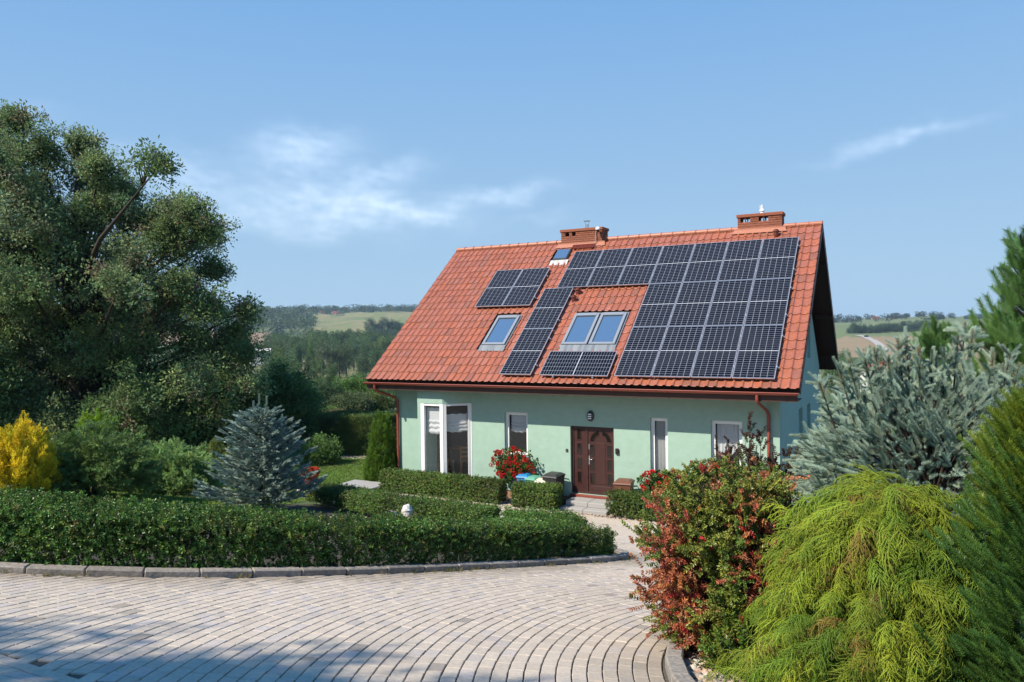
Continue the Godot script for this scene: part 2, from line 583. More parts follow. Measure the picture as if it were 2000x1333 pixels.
func build_drive() -> void:
	var kl := smooth_line(kerb_line)
	var tones := []
	for t in [0.82, 0.92, 1.0, 1.08]:
		var mm: StandardMaterial3D = M.kerb.duplicate()
		mm.albedo_color = lin(0.37 * t, 0.338 * t, 0.300 * t)
		tones.append(mm)
	var kerb := Node3D.new()
	kerb.name = "kerb"
	kerb.set_meta("kind", "structure")
	add_child(kerb)
	var ks := along(kl, 0.5)
	for k in ks.size() - 1:
		var p: Vector2 = ks[k][0]
		var q: Vector2 = ks[k + 1][0]
		var off := Vector2((q - p).normalized().y, -(q - p).normalized().x) * 0.06
		part(kerb, "kerb_stone", kerb_stone(p + off, q + off, 0.074 + rng.randf_range(-0.004, 0.006), 1.0), tones[rng.randi() % 4])
	var ring := []
	for k in 24:
		var t := deg_to_rad(148.0 + k * 7.1)
		ring.append(ISLAND + Vector2(cos(t), sin(t)) * 3.98)
	for k in ring.size() - 1:
		part(kerb, "kerb_stone", kerb_stone(ring[k], ring[k + 1], 0.085 + rng.randf_range(-0.004, 0.006), 1.0), tones[rng.randi() % 4])
	# the paved area
	var area := PackedVector2Array()
	for p in kl: area.append(p)
	for p in [Vector2(-0.5, -14.5), Vector2(-5.05, -20.4), Vector2(-5.9, -22.0), Vector2(-4.6, -24.2), Vector2(-0.35, -22.0), Vector2(0.0, -21.35), Vector2(1.2, -20.9), Vector2(2.5, -19.9), Vector2(3.6, -19.5), Vector2(8.5, -17.0), Vector2(9.5, -8), Vector2(9.5, -1.2), Vector2(-9, -1.2)]:
		area.append(p)
	var bed := MB.new()
	var st := 0.2
	for iz in range(-125, -5):
		for ix in range(-46, 48):
			var c := Vector2(ix * st, iz * st)
			if c.distance_to(ISLAND) < 4.0: continue
			if not Geometry2D.is_point_in_polygon(c, area): continue
			var q := []
			for o in [Vector2(0, 1), Vector2(1, 1), Vector2(1, 0), Vector2(0, 0)]:
				var e: Vector2 = c + (o - Vector2(0.5, 0.5)) * st
				q.append(Vector3(e.x, plane_y(e.x, e.y) - 0.013, e.y))
			bed.quad(q[0], q[1], q[2], q[3])
	var drive := setting("driveway", bed.done(), M.sand)
	# stones: arcs round the planted island, a straight field in the near corner
	var list := []
	var line_p := Vector2(-3.01, -4.35)
	var line_d := Vector2(0.885, 0.466).normalized()
	var line_n := Vector2(-line_d.y, line_d.x)
	for row in 190:
		var r := 4.11 + row * 0.1
		var arc := 0.2 / r
		var t := PI * 0.5 + rng.randf() * arc
		while t < PI * 1.95:
			var p := ISLAND + Vector2(cos(t), sin(t)) * r
			if p.x > -7.5 and p.x < 6.0 and p.y < -1.6 and Geometry2D.is_point_in_polygon(p, area) and (p - line_p).dot(line_n) < 0.0:
				list.append([p, Vector2(-sin(t), cos(t))])
			t += arc * (1.0 if rng.randf() < 0.93 else 0.5)
	for row in 30:
		var s := -5.0 + (0.1 if row % 2 else 0.0)
		while s < 5.0:
			var p := line_p + line_n * (0.055 + row * 0.1) + line_d * s
			if p.y < -1.6 and p.x > -7.5 and Geometry2D.is_point_in_polygon(p, area): list.append([p, line_d])
			s += 0.2
	var mb := MB.new()
	mb.block(Vector3(0, -0.03, 0), Vector3(0.1982, 0.06, 0.0918), 0.0035)
	var stone := mb.done()
	var at := []
	var cols := []
	var ranked := []
	for k in list.size():
		var p: Vector2 = list[k][0]
		var d: Vector2 = list[k][1]
		var e := 0.05
		var y := plane_y(p.x, p.y)
		var nx := Vector3(1, (plane_y(p.x + e, p.y) - y) / e, 0)
		var nz := Vector3(0, (plane_y(p.x, p.y + e) - y) / e, 1)
		var up := (nz.cross(nx).normalized() + Vector3(rng.randfn(0, 0.006), 0, rng.randfn(0, 0.006))).normalized()
		var x := Vector3(d.x, 0, d.y)
		x = (x - up * x.dot(up)).normalized().rotated(up, rng.randfn(0, 0.005))
		at.append(Transform3D(Basis(x, up, x.cross(up)), Vector3(p.x, y + rng.randfn(0, 0.0011), p.y)))
		var g := rng.randfn(1.0, 0.038)
		var tint := rng.randf()
		var cc := Color(0.590, 0.505, 0.408)
		if tint < 0.12: cc = Color(0.54, 0.475, 0.42)
		elif tint < 0.2: cc = Color(0.585, 0.495, 0.395)
		var dirt := clampf(0.25 + noise.get_noise_2d(p.x * 14, p.y * 14) * 0.9, 0, 1)
		cc = cc.lerp(Color(0.32, 0.275, 0.215), dirt * 0.30)
		# grime lies along the kerbs
		var near := 9.0
		for kk in range(0, kl.size(), 2): near = minf(near, p.distance_to(kl[kk]))
		var grime := clampf((0.62 - near) / 0.5 + noise.get_noise_2d(p.x * 40, p.y * 40) * 0.8, 0, 1) if near < 1.0 else 0.0
		var rim := p.distance_to(ISLAND) - 4.05
		if rim < 0.7: grime = maxf(grime, clampf((0.45 - rim) / 0.35 + noise.get_noise_2d(p.x * 40, p.y * 40) * 0.9, 0, 1))
		cc = cc.lerp(Color(0.235, 0.195, 0.145), grime * 0.62)
		if rng.randf() < 0.012: cc = cc.lerp(Color(0.22, 0.19, 0.15), 0.6)
		cols.append(Color(cc.r * g, cc.g * g, cc.b * g))
		var sx := p.x / -p.y
		if p.y < -3.2 and absf(sx) < 0.7 and p.distance_to(ISLAND) > 4.05 and not (sx > 0.23 and p.y < -5.0): ranked.append([-p.y * 1000.0, k])
	ranked.sort_custom(func(u, w): return u[0] < w[0])
	var single := {}
	var tint_mats := {}
	for k in mini(300, ranked.size()):
		single[ranked[k][1]] = true
	var rest := []
	var rest_c := []
	for k in at.size():
		if not single.has(k):
			rest.append(at[k]); rest_c.append(cols[k])
	for k in single:
		var q: Color = cols[k]
		var key := "%d_%d" % [int(q.r * 60), int((q.b / q.r) * 14)]
		if not tint_mats.has(key):
			var z := MB.new()
			z.col = q
			z.block(Vector3(0, -0.03, 0), Vector3(0.1982, 0.06, 0.0918), 0.0035)
			tint_mats[key] = z.done()
		part(drive, "paver", tint_mats[key], M.paver, at[k])
	spread(drive, "paver_field", stone, M.paver, rest, rest_c, true)
	# weeds and moss in the gutter of the kerb and here and there in the joints
	var wat := []
	var wcol := []
	for q in along(kl, 0.02):
		var p: Vector2 = q[0]
		var dens := 0.5 + noise.get_noise_2d(p.x * 30, p.y * 30) * 1.6
		if rng.randf() > dens * 0.5: continue
		var o: Vector2 = Vector2(-q[1].y, q[1].x) * absf(rng.randfn(0.02, 0.07))
		var y := plane_y(p.x + o.x, p.y + o.y) - 0.012
		wat.append(Transform3D(turned(Vector3.UP, rng.randf() * TAU).scaled(Vector3.ONE * rng.randf_range(0.15, 0.75)), Vector3(p.x + o.x, y, p.y + o.y)))
		wcol.append(Color(0.16, 0.17, 0.04).lerp(Color(0.24, 0.20, 0.09), rng.randf()))
	for k in 240:
		var q: Array = list[rng.randi() % list.size()]
		if q[0].y < -9.5: continue
		var p: Vector2 = q[0] + Vector2(-q[1].y, q[1].x) * 0.05
		wat.append(Transform3D(turned(Vector3.UP, rng.randf() * TAU).scaled(Vector3.ONE * rng.randf_range(0.08, 0.22)), Vector3(p.x, plane_y(p.x, p.y) - 0.012, p.y)))
		wcol.append(Color(0.10, 0.12, 0.03))
	var weeds := spread(self, "weeds", M.tuft, M.matte_leaf, wat, wcol, true)
	weeds.set_meta("label", "thin yellowing weeds and moss along the kerb foot")
	weeds.set_meta("category", "weeds")

func turned(up: Vector3, roll: float) -> Basis:
	var ref := Vector3.RIGHT if absf(up.x) < 0.9 else Vector3.FORWARD
	var x := ref.cross(up).normalized()
	var z := x.cross(up)
	return Basis(x, up, z).rotated(up, roll)

# ---------------------------------------------------------------- small plant pieces, built once
func leaf(m: MB, at: Vector3, dir: Vector3, up: Vector3, ln: float, wd: float, fold := 0.25) -> void:
	var s := dir.cross(up).normalized()
	var u := s.cross(dir).normalized()
	var mid := at + dir * ln * 0.5
	var tip := at + dir * ln - u * ln * 0.12
	var a := mid + s * wd * 0.5 + u * wd * fold
	var b := mid - s * wd * 0.5 + u * wd * fold
	m.tri(at, a, tip)
	m.tri(at, tip, b)

func any_dir() -> Vector3:
	return Vector3(rng.randfn(), rng.randfn(), rng.randfn()).normalized()

func shade(lo := 0.7, hi := 1.25, warm := 0.08) -> Color:
	var g := rng.randf_range(lo, hi)
	var w := rng.randfn(0, warm)
	return Color(g * (1 + w), g, g * (1 - w))

# a loose ball of leaves, mostly turned outward
func leaf_ball(count: int, radius: float, ln: float, wd: float, up_bias := 0.3, twigs := 0) -> ArrayMesh:
	var m := MB.new()
	m.col = Color(0.6, 0.42, 0.5)
	for k in twigs:
		var d := any_dir()
		m.tube([-d * radius * 0.3, d * radius * 0.4 + any_dir() * 0.05, d * radius], [0.008, 0.006, 0.003], 3, false)
	for k in count:
		var d := any_dir()
		d.y = d.y * 0.8 + up_bias * 0.5
		d = d.normalized()
		var p := d * radius * pow(rng.randf(), 0.5)
		var out := (d + any_dir() * 0.7).normalized()
		m.col = shade()
		var sc := rng.randf_range(0.7, 1.2)
		leaf(m, p, out, (Vector3.UP * 0.8 + any_dir()).normalized(), ln * sc, wd * sc)
	return m.done()

# upright twig with leaves up its length (hedges)
func leaf_twig(length: float, pairs: int, ln: float, wd: float) -> ArrayMesh:
	var m := MB.new()
	m.col = Color(1.0, 0.75, 0.55)
	m.tube([Vector3.ZERO, Vector3(0.004, length * 0.5, 0), Vector3(0, length * 0.95, 0)], [0.0022, 0.0018, 0.001], 3, false)
	for k in pairs:
		var y := length * (0.08 + 0.92 * k / (pairs - 1))
		var a := k * 1.7 + rng.randf() * 0.6
		for s in 2:
			var d := Vector3(cos(a + s * PI), rng.randf_range(0.25, 1.0), sin(a + s * PI)).normalized()
			m.col = shade(0.65, 1.35)
			var sc := rng.randf_range(0.75, 1.2)
			leaf(m, Vector3(0, y, 0), d, (Vector3.UP + any_dir() * 0.5).normalized(), ln * sc, wd * sc, 0.12)
	m.col = shade(0.9, 1.4)
	leaf(m, Vector3(0, length * 0.93, 0), (Vector3.UP + any_dir() * 0.4).normalized(), any_dir(), ln, wd)
	return m.done()

# bristly conifer shoot along +y
func needle_shoot(length: float, count: int, needle: float, wd: float, lean: float, twig_r: float, twig: Color, bud := Color(0, 0, 0)) -> ArrayMesh:
	var m := MB.new()
	m.col = twig
	m.tube([Vector3.ZERO, Vector3(0, length, 0)], [twig_r, twig_r * 0.6], 4, false)
	if bud.r > 0:
		m.col = bud
		m.tube([Vector3(0, length * 0.97, 0), Vector3(0, length * 1.03, 0), Vector3(0, length * 1.07, 0)], [twig_r * 1.1, twig_r * 1.5, twig_r * 0.3], 5)
	for k in count:
		var f := (k + rng.randf()) / count
		var a := k * 2.39996 + rng.randf() * 0.4
		var side := Vector3(cos(a), 0, sin(a))
		var l := lean + 0.5 * f * f
		var d := (side + Vector3.UP * l + any_dir() * 0.14).normalized()
		var p := Vector3(0, f * length, 0)
		var s := d.cross(Vector3(-side.z, 0.3, side.x)).normalized()
		m.col = shade(0.72, 1.25, 0.05)
		var q := needle * rng.randf_range(0.8, 1.1)
		m.tri(p + s * wd * 0.5, p + d * q, p - s * wd * 0.5)
	return m.done()

# flat fan of scaly sprays along +y (thuja, juniper)
func spray(length: float, side: int, wd: float, droop := 0.0) -> ArrayMesh:
	var m := MB.new()
	var axis := func(f: float): return Vector3(0, f * length, -droop * f * f * length)
	for k in side:
		var f := 0.08 + 0.9 * k / side
		for s in [-1.0, 1.0]:
			var p: Vector3 = axis.call(f)
			var l := length * (0.50 * (1.0 - f) + 0.14) * rng.randf_range(0.7, 1.15)
			var d := Vector3(s * rng.randf_range(0.5, 0.95), 0.75, rng.randfn(0, 0.35) - droop * 0.5).normalized()
			m.col = shade(0.65, 1.2, 0.06)
			leaf(m, p, d, (Vector3.BACK + any_dir() * 0.6).normalized(), l, wd, 0.3)
			var p2: Vector3 = p + d * l * 0.45
			m.col = shade(0.8, 1.35, 0.06)
			leaf(m, p2, (d + Vector3(-s * 0.5, 0.5, rng.randfn(0, 0.4))).normalized(), any_dir(), l * 0.5, wd * 0.8, 0.3)
	m.col = shade(0.9, 1.4, 0.06)
	leaf(m, axis.call(0.75), (axis.call(1.0) - axis.call(0.8)).normalized(), Vector3.BACK, length * 0.3, wd)
	return m.done()

# arching frond hung with fine threads (thread cypress): starts along +y and bows over to +z
func frond(length: float, count: int) -> ArrayMesh:
	var m := MB.new()
	var pts := []
	for k in 9:
		var f := k / 8.0
		pts.append(Vector3(0.02 * sin(f * 5.0), length * (0.80 * f - 0.62 * f * f), length * (0.25 * f + 0.55 * f * f)))
	m.col = Color(0.75, 0.55, 0.45)
	m.tube(pts, [0.0034, 0.003, 0.0027, 0.0024, 0.002, 0.0018, 0.0016, 0.0013, 0.001], 3, false)
	for k in count:
		var f := 0.12 + 0.88 * (k + rng.randf()) / count
		var i0 := mini(int(f * 8.0), 7)
		var p: Vector3 = pts[i0].lerp(pts[i0 + 1], f * 8.0 - i0)
		var ax: Vector3 = (pts[i0 + 1] - pts[i0]).normalized()
		var s := -1.0 if k % 2 else 1.0
		var d := (Vector3(s * rng.randf_range(0.4, 1.0), rng.randfn(0, 0.3), 0) + ax * 0.9).normalized()
		var seg := length * rng.randf_range(0.07, 0.16)
		var q := [p]
		for j in 4:
			d = (d + Vector3(rng.randfn(0, 0.14), -0.24, rng.randfn(0, 0.14) + 0.06)).normalized()
			p += d * seg * 0.6
			q.append(p)
		m.col = shade(0.7, 1.2, 0.08)
		m.tube(q, [0.0022, 0.0021, 0.0018, 0.0015, 0.001], 3, false)
		for j in 3:
			var w := (d + any_dir() * 0.8).normalized()
			m.col = shade(0.85, 1.45, 0.08)
			m.tube([q[j + 1], q[j + 1] + w * seg * 0.35, q[j + 1] + w * seg * 0.6 + Vector3.DOWN * seg * 0.22], [0.0017, 0.0015, 0.0009], 3, false)
	return m.done()

# thorny twig with rosettes of small leaves (barberry)
func rosettes(length: float, count: int, ln: float) -> ArrayMesh:
	var m := MB.new()
	var pts := []
	for k in 6:
		var f := k / 5.0
		pts.append(Vector3(0, length * (f - 0.12 * f * f), length * 0.22 * f * f))
	m.col = Color(0.55, 0.40, 0.32)
	m.tube(pts, [0.0022, 0.002, 0.0017, 0.0014, 0.0012, 0.001], 3, false)
	for k in count:
		var f := (k + 0.4) / count
		var p := Vector3(0, length * (f - 0.12 * f * f), length * 0.22 * f * f)
		for s in 6:
			var a := s * TAU / 6 + k
			m.col = shade(0.6, 1.35, 0.12)
			leaf(m, p, Vector3(cos(a), rng.randf_range(0.3, 1.1), sin(a)).normalized(), any_dir(), ln * rng.randf_range(0.6, 1.15), ln * 0.5)
	return m.done()

func make_leaves() -> void:
	var t := MB.new()
	for k in 9:
		var a := rng.randf() * TAU
		var d := Vector3(cos(a), rng.randf_range(0.8, 2.2), sin(a)).normalized()
		t.col = shade(0.75, 1.25)
		leaf(t, Vector3(cos(a) * 0.012, 0, sin(a) * 0.012), d, Vector3(cos(a), 0, sin(a)), rng.randf_range(0.06, 0.12), 0.007, 0.0)
	M.tuft = t.done()
	M.oak = [leaf_ball(44, 0.36, 0.135, 0.075, 0.3, 4), leaf_ball(36, 0.42, 0.15, 0.08, 0.3, 4), leaf_ball(48, 0.32, 0.125, 0.07, 0.3, 4)]
	M.box_twig = [leaf_twig(0.11, 6, 0.030, 0.017), leaf_twig(0.13, 7, 0.028, 0.016), leaf_twig(0.09, 5, 0.032, 0.019)]
	M.far_ball = [leaf_ball(38, 0.9, 0.42, 0.30), leaf_ball(30, 1.0, 0.48, 0.32)]
	M.blue_shoot = [needle_shoot(0.15, 200, 0.026, 0.0042, 0.5, 0.004, Color(0.9, 0.75, 0.6), Color(1.6, 0.95, 0.6)), needle_shoot(0.11, 160, 0.025, 0.0042, 0.45, 0.0035, Color(0.9, 0.8, 0.6))]
	M.blue_small = [needle_shoot(0.17, 90, 0.034, 0.010, 0.45, 0.005, Color(1.1, 0.8, 0.6)), needle_shoot(0.13, 76, 0.034, 0.010, 0.45, 0.005, Color(1.1, 0.8, 0.6))]
	M.pine_shoot = [needle_shoot(0.17, 190, 0.062, 0.0034, 0.9, 0.005, Color(1.6, 0.9, 0.5)), needle_shoot(0.13, 150, 0.055, 0.0034, 0.8, 0.005, Color(1.6, 0.9, 0.5))]
	M.yew_shoot = [needle_shoot(0.13, 90, 0.026, 0.0048, 0.35, 0.002, Color(1.0, 0.9, 0.5)), needle_shoot(0.10, 74, 0.024, 0.0048, 0.35, 0.002, Color(1.0, 0.9, 0.5))]
	M.spray = [spray(0.26, 9, 0.018), spray(0.22, 8, 0.018, 0.3), spray(0.30, 10, 0.020, 0.15)]
	M.threads = [frond(0.36, 30), frond(0.30, 26), frond(0.42, 34)]
	M.rosette = [rosettes(0.17, 7, 0.030), rosettes(0.13, 6, 0.032), rosettes(0.20, 8, 0.028)]
	M.round_leaf = leaf_ball(14, 0.09, 0.07, 0.065)
	M.shrub_ball = [leaf_ball(26, 0.20, 0.075, 0.045), leaf_ball(22, 0.22, 0.08, 0.05)]
	var b := MB.new()
	for k in 26:
		var d := any_dir()
		d.y = absf(d.y)
		b.col = shade(0.75, 1.2, 0.06)
		leaf(b, d * 0.03, (d + any_dir() * 0.6).normalized(), any_dir(), 0.032, 0.028)
	M.bloom = b.done()
	var s := MB.new()
	s.col = Color.WHITE
	s.rock(Vector3.ZERO, Vector3(1, 0.62, 0.85), noise, 1.0, 0.7)
	M.pebble = s.done()

func jitter(c: Color, amt := 0.15, warm := 0.06) -> Color:
	var g := maxf(0.35, rng.randfn(1.0, amt))
	var w := rng.randfn(0, warm)
	return Color(c.r * g * (1 + w), c.g * g, c.b * g * (1 - w))

# put shoots of several variants into one plant; list holds [position, outward direction, scale, colour]
func plant_parts(parent: Node, called: String, meshes: Array, mt: Material, list: Array) -> void:
	var lots := []
	var cols := []
	for k in meshes.size():
		lots.append([]); cols.append([])
	for q in list:
		var k := rng.randi() % meshes.size()
		lots[k].append(Transform3D(turned(q[1], q[4] if q.size() > 4 else rng.randf() * TAU).scaled_local(Vector3.ONE * q[2]), q[0]))
		cols[k].append(q[3])
	for k in meshes.size():
		if lots[k].size() > 0: spread(parent, called, meshes[k], mt, lots[k], cols[k])

# points through a lumpy ellipsoid shell: [position, outward]
func blob(at: Vector3, r: Vector3, count: int, lump := 0.18, shell := 0.35, low := -0.6, lump_f := 1.0) -> Array:
	var out := []
	while out.size() < count:
		var d := any_dir()
		if d.y < low: continue
		var k := 1.0 + lump * 1.6 * noise.get_noise_3d(at.x * 7 + d.x * 70 * lump_f, at.y * 7 + d.y * 70 * lump_f, at.z * 7 + d.z * 70 * lump_f)
		var depth := 1.0 - shell * pow(rng.randf(), 1.6)
		out.append([at + d * r * k * depth, (d / r).normalized()])
	return out

# clipped hedge: front edge line on the ground, width away from it, height
func hedge(called: String, label: String, front: Array, side: float, width: float, full: float, density: float, tint: Color, meshes: Array, sc: float, group := "", base_y := -99.0, end_height := -1.0) -> Node3D:
	var mid: Vector2 = front[front.size() / 2]
	var o := thing(called, label, "hedge", Transform3D(Basis.IDENTITY, Vector3(mid.x, plane_y(mid.x, mid.y), mid.y)), group)
	var org := o.position
	var line := along(front, 0.05)
	var total: float = line.size() * 0.05
	var list := []
	var n := int(total * (full * 2 + width) * density)
	var ends := int(width * full * density)
	for k in n + ends * 2:
		var at_end := k >= n
		var li := rng.randi() % line.size()
		if at_end: li = 0 if k % 2 else line.size() - 1
		var q: Array = line[li]
		var height := full if end_height < 0 else lerpf(full, end_height, li / float(line.size()))
		var p: Vector2 = q[0]
		var d: Vector2 = q[1]
		var w := Vector2(-d.y, d.x) * side
		var y0 := plane_y(p.x, p.y) if base_y < -50 else base_y
		var t := 0.0
		var y := 0.0
		var out := Vector3.UP
		var along_in := 0.0
		var dep := absf(rng.randfn(0, 0.075))
		if at_end:
			t = rng.randf() * width
			y = rng.randf() * height
			out = Vector3(d.x, 0, d.y) * (-1.0 if k % 2 else 1.0)
			along_in = dep
		else:
			var pick := rng.randf() * (height * 2 + width)
			if pick < height: t = dep; y = pick; out = Vector3(-w.x, 0, -w.y)
			elif pick < height + width: t = pick - height; y = height - dep
			else: t = width - dep; y = pick - height - width; out = Vector3(w.x, 0, w.y)
		# rounded shoulders and an uneven clip
		var wave := 0.035 * noise.get_noise_3d(p.x * 55, y * 55, p.y * 55 + t * 40)
		if y > height - 0.07:
			var over := y - (height - 0.07)
			if t < 0.07: t += over * 0.45
			if t > width - 0.07: t -= over * 0.45
		var pp := p + w * t - d * along_in * (-1.0 if k % 2 else 1.0)
		var pos := Vector3(pp.x, y0 + y + 0.02, pp.y) + out * wave * 0.8
		var dir := (out * 0.9 + Vector3.UP * 0.5 + any_dir() * 0.5).normalized()
		var patch := noise.get_noise_3d(pos.x * 22, pos.y * 30, pos.z * 22)
		if patch < -0.30 and rng.randf() < 0.7: continue
		var c := jitter(tint * (1.0 + 0.8 * patch), 0.3, 0.09)
		if rng.randf() < 0.10 + 0.25 * maxf(0.0, noise.get_noise_3d(pos.x * 14 + 70, pos.y * 14, pos.z * 14)): c = c.lerp(Color(0.24, 0.20, 0.06), 0.6)
		if rng.randf() < 0.05: c = Color(0.20, 0.30, 0.05)
		list.append([pos - org - dir * 0.05, dir, sc * rng.randf_range(0.75, 1.15), c])
	plant_parts(o, "foliage", meshes, M.leaf, list)
	var st := MB.new()
	var k2 := 0
	for q in line:
		k2 += 1
		if k2 % 3 or rng.randf() < 0.3: continue
		var w := Vector2(-q[1].y, q[1].x) * side
		var p: Vector2 = q[0] + w * rng.randf_range(0.10, width - 0.10)
		var y0 := plane_y(p.x, p.y) if base_y < -50 else base_y
		var a := Vector3(p.x, y0 - 0.05, p.y) - org
		st.tube([a, a + Vector3(rng.randfn(0, 0.05), full * 0.5, rng.randfn(0, 0.05)), a + Vector3(rng.randfn(0, 0.1), full * 0.7, rng.randfn(0, 0.1))], [0.009, 0.006, 0.003], 4, false)
	part(o, "stems", st.done(), M.twig)
	return o

# ---------------------------------------------------------------- the house, in its own axes: x along the front, y up, z out of the front
var house: Node3D

func wall_holes(m: MB, o: Vector3, x: Vector3, out: Vector3, x0: float, x1: float, bottom: float, top: Callable, holes: Array, th: float, breaks := []) -> void:
	var ed := [x0, x1]
	for h in holes:
		ed.append(h.position.x); ed.append(h.end.x)
	ed.append_array(breaks)
	ed.sort()
	var P := func(a: float, y: float, d: float): return o + x * a + Vector3.UP * y - out * d
	for k in ed.size() - 1:
		var a: float = ed[k]
		var b: float = ed[k + 1]
		if b - a < 1e-4: continue
		var ys := []
		for h in holes:
			if h.position.x <= a + 1e-4 and h.end.x >= b - 1e-4: ys.append(h)
		ys.sort_custom(func(p, q): return p.position.y < q.position.y)
		var y := bottom
		for h in ys:
			m.quad(P.call(a, y, 0), P.call(b, y, 0), P.call(b, h.position.y, 0), P.call(a, h.position.y, 0))
			m.quad(P.call(b, y, th), P.call(a, y, th), P.call(a, h.position.y, th), P.call(b, h.position.y, th))
			y = h.end.y
		m.quad(P.call(a, y, 0), P.call(b, y, 0), P.call(b, top.call(b), 0), P.call(a, top.call(a), 0))
		m.quad(P.call(b, y, th), P.call(a, y, th), P.call(a, top.call(a), th), P.call(b, top.call(b), th))
	for h in holes:
		var a: float = h.position.x
		var b: float = h.end.x
		var y0: float = h.position.y
		var y1: float = h.end.y
		m.quad(P.call(a, y0, 0), P.call(a, y1, 0), P.call(a, y1, th), P.call(a, y0, th))
		m.quad(P.call(b, y0, th), P.call(b, y1, th), P.call(b, y1, 0), P.call(b, y0, 0))
		m.quad(P.call(a, y1, 0), P.call(b, y1, 0), P.call(b, y1, th), P.call(a, y1, th))
		m.quad(P.call(a, y0, th), P.call(b, y0, th), P.call(b, y0, 0), P.call(a, y0, 0))
	m.quad(P.call(x0, bottom, th), P.call(x0, bottom, 0), P.call(x0, top.call(x0), 0), P.call(x0, top.call(x0), th))
	m.quad(P.call(x1, bottom, 0), P.call(x1, bottom, th), P.call(x1, top.call(x1), th), P.call(x1, top.call(x1), 0))

# rectangular frame of four bars in the plane z
func ring_frame(m: MB, r: Rect2, z: float, wd: float, dp: float) -> void:
	m.span(Vector3(r.position.x, r.position.y, z - dp), Vector3(r.position.x + wd, r.end.y, z))
	m.span(Vector3(r.end.x - wd, r.position.y, z - dp), Vector3(r.end.x, r.end.y, z))
	m.span(Vector3(r.position.x + wd, r.position.y, z - dp), Vector3(r.end.x - wd, r.position.y + wd, z))
	m.span(Vector3(r.position.x + wd, r.end.y - wd, z - dp), Vector3(r.end.x - wd, r.end.y, z))

func curtain_mesh(r: Rect2, z: float, folds: float, deep: float, cut := 0.0) -> ArrayMesh:
	var m := MB.new()
	var nx := 36
	var ny := 10
	for a in nx:
		for b in ny:
			var q := []
			for o in [Vector2(0, 0), Vector2(1, 0), Vector2(1, 1), Vector2(0, 1)]:
				var u: float = (a + o.x) / nx
				var v: float = (b + o.y) / ny
				var lowest := cut * pow(absf(u - 0.35) * 1.3, 1.5)
				var y: float = r.position.y + lowest + (r.size.y - lowest) * v
				q.append(Vector3(r.position.x + u * r.size.x, y, z + deep * sin(u * folds * TAU) * (1.2 - v * 0.6) + deep * 0.4 * sin(u * folds * 2.7 + v * 4)))
			m.quad(q[0], q[1], q[2], q[3])
	return m.done()

func blind_mesh(r: Rect2, z: float) -> ArrayMesh:
	var m := MB.new()
	var prof := []
	for k in 25:
		var f := k / 24.0
		var bulge := 0.012 if f > 0.5 else 0.035 * absf(sin(f * TAU * 2.6))
		prof.append(Vector2(r.position.y + f * r.size.y, z + bulge))
	for k in 24:
		for a in 14:
			var u0 := a / 14.0
			var u1 := (a + 1) / 14.0
			var sag := func(u: float, f: float): return -0.03 * sin(u * PI) * (1.0 - f) + 0.012 * sin(u * 17 + f * 9)
			var f0 := k / 24.0
			var f1 := (k + 1) / 24.0
			m.quad(Vector3(r.position.x + u0 * r.size.x, prof[k].x + sag.call(u0, f0), prof[k].y), Vector3(r.position.x + u1 * r.size.x, prof[k].x + sag.call(u1, f0), prof[k].y),
				Vector3(r.position.x + u1 * r.size.x, prof[k + 1].x + sag.call(u1, f1), prof[k + 1].y), Vector3(r.position.x + u0 * r.size.x, prof[k + 1].x + sag.call(u0, f1), prof[k + 1].y))
	return m.done()

func add_window(r: Rect2, z: float, called := "window", sill := true) -> MeshInstance3D:
	var f := MB.new()
	ring_frame(f, r.grow(-0.002), z, 0.055, 0.07)
	var o := part(house, called, f.done(), M.white)
	var inner := r.grow(-0.057)
	var s := MB.new()
	ring_frame(s, inner, z - 0.012, 0.038, 0.05)
	part(o, "sash", s.done(), M.white)
	var g := MB.new()
	var q := inner.grow(-0.034)
	g.quad(Vector3(q.position.x, q.position.y, z - 0.04), Vector3(q.end.x, q.position.y, z - 0.04), Vector3(q.end.x, q.end.y, z - 0.04), Vector3(q.position.x, q.end.y, z - 0.04))
	part(o, "pane", g.done(), M.glass)
	if sill:
		var b := MB.new()
		b.block(Vector3(r.get_center().x, r.position.y - 0.015, 0.0), Vector3(r.size.x + 0.08, 0.03, 0.24), 0.006)
		part(o, "sill", b.done(), M.white)
	return o

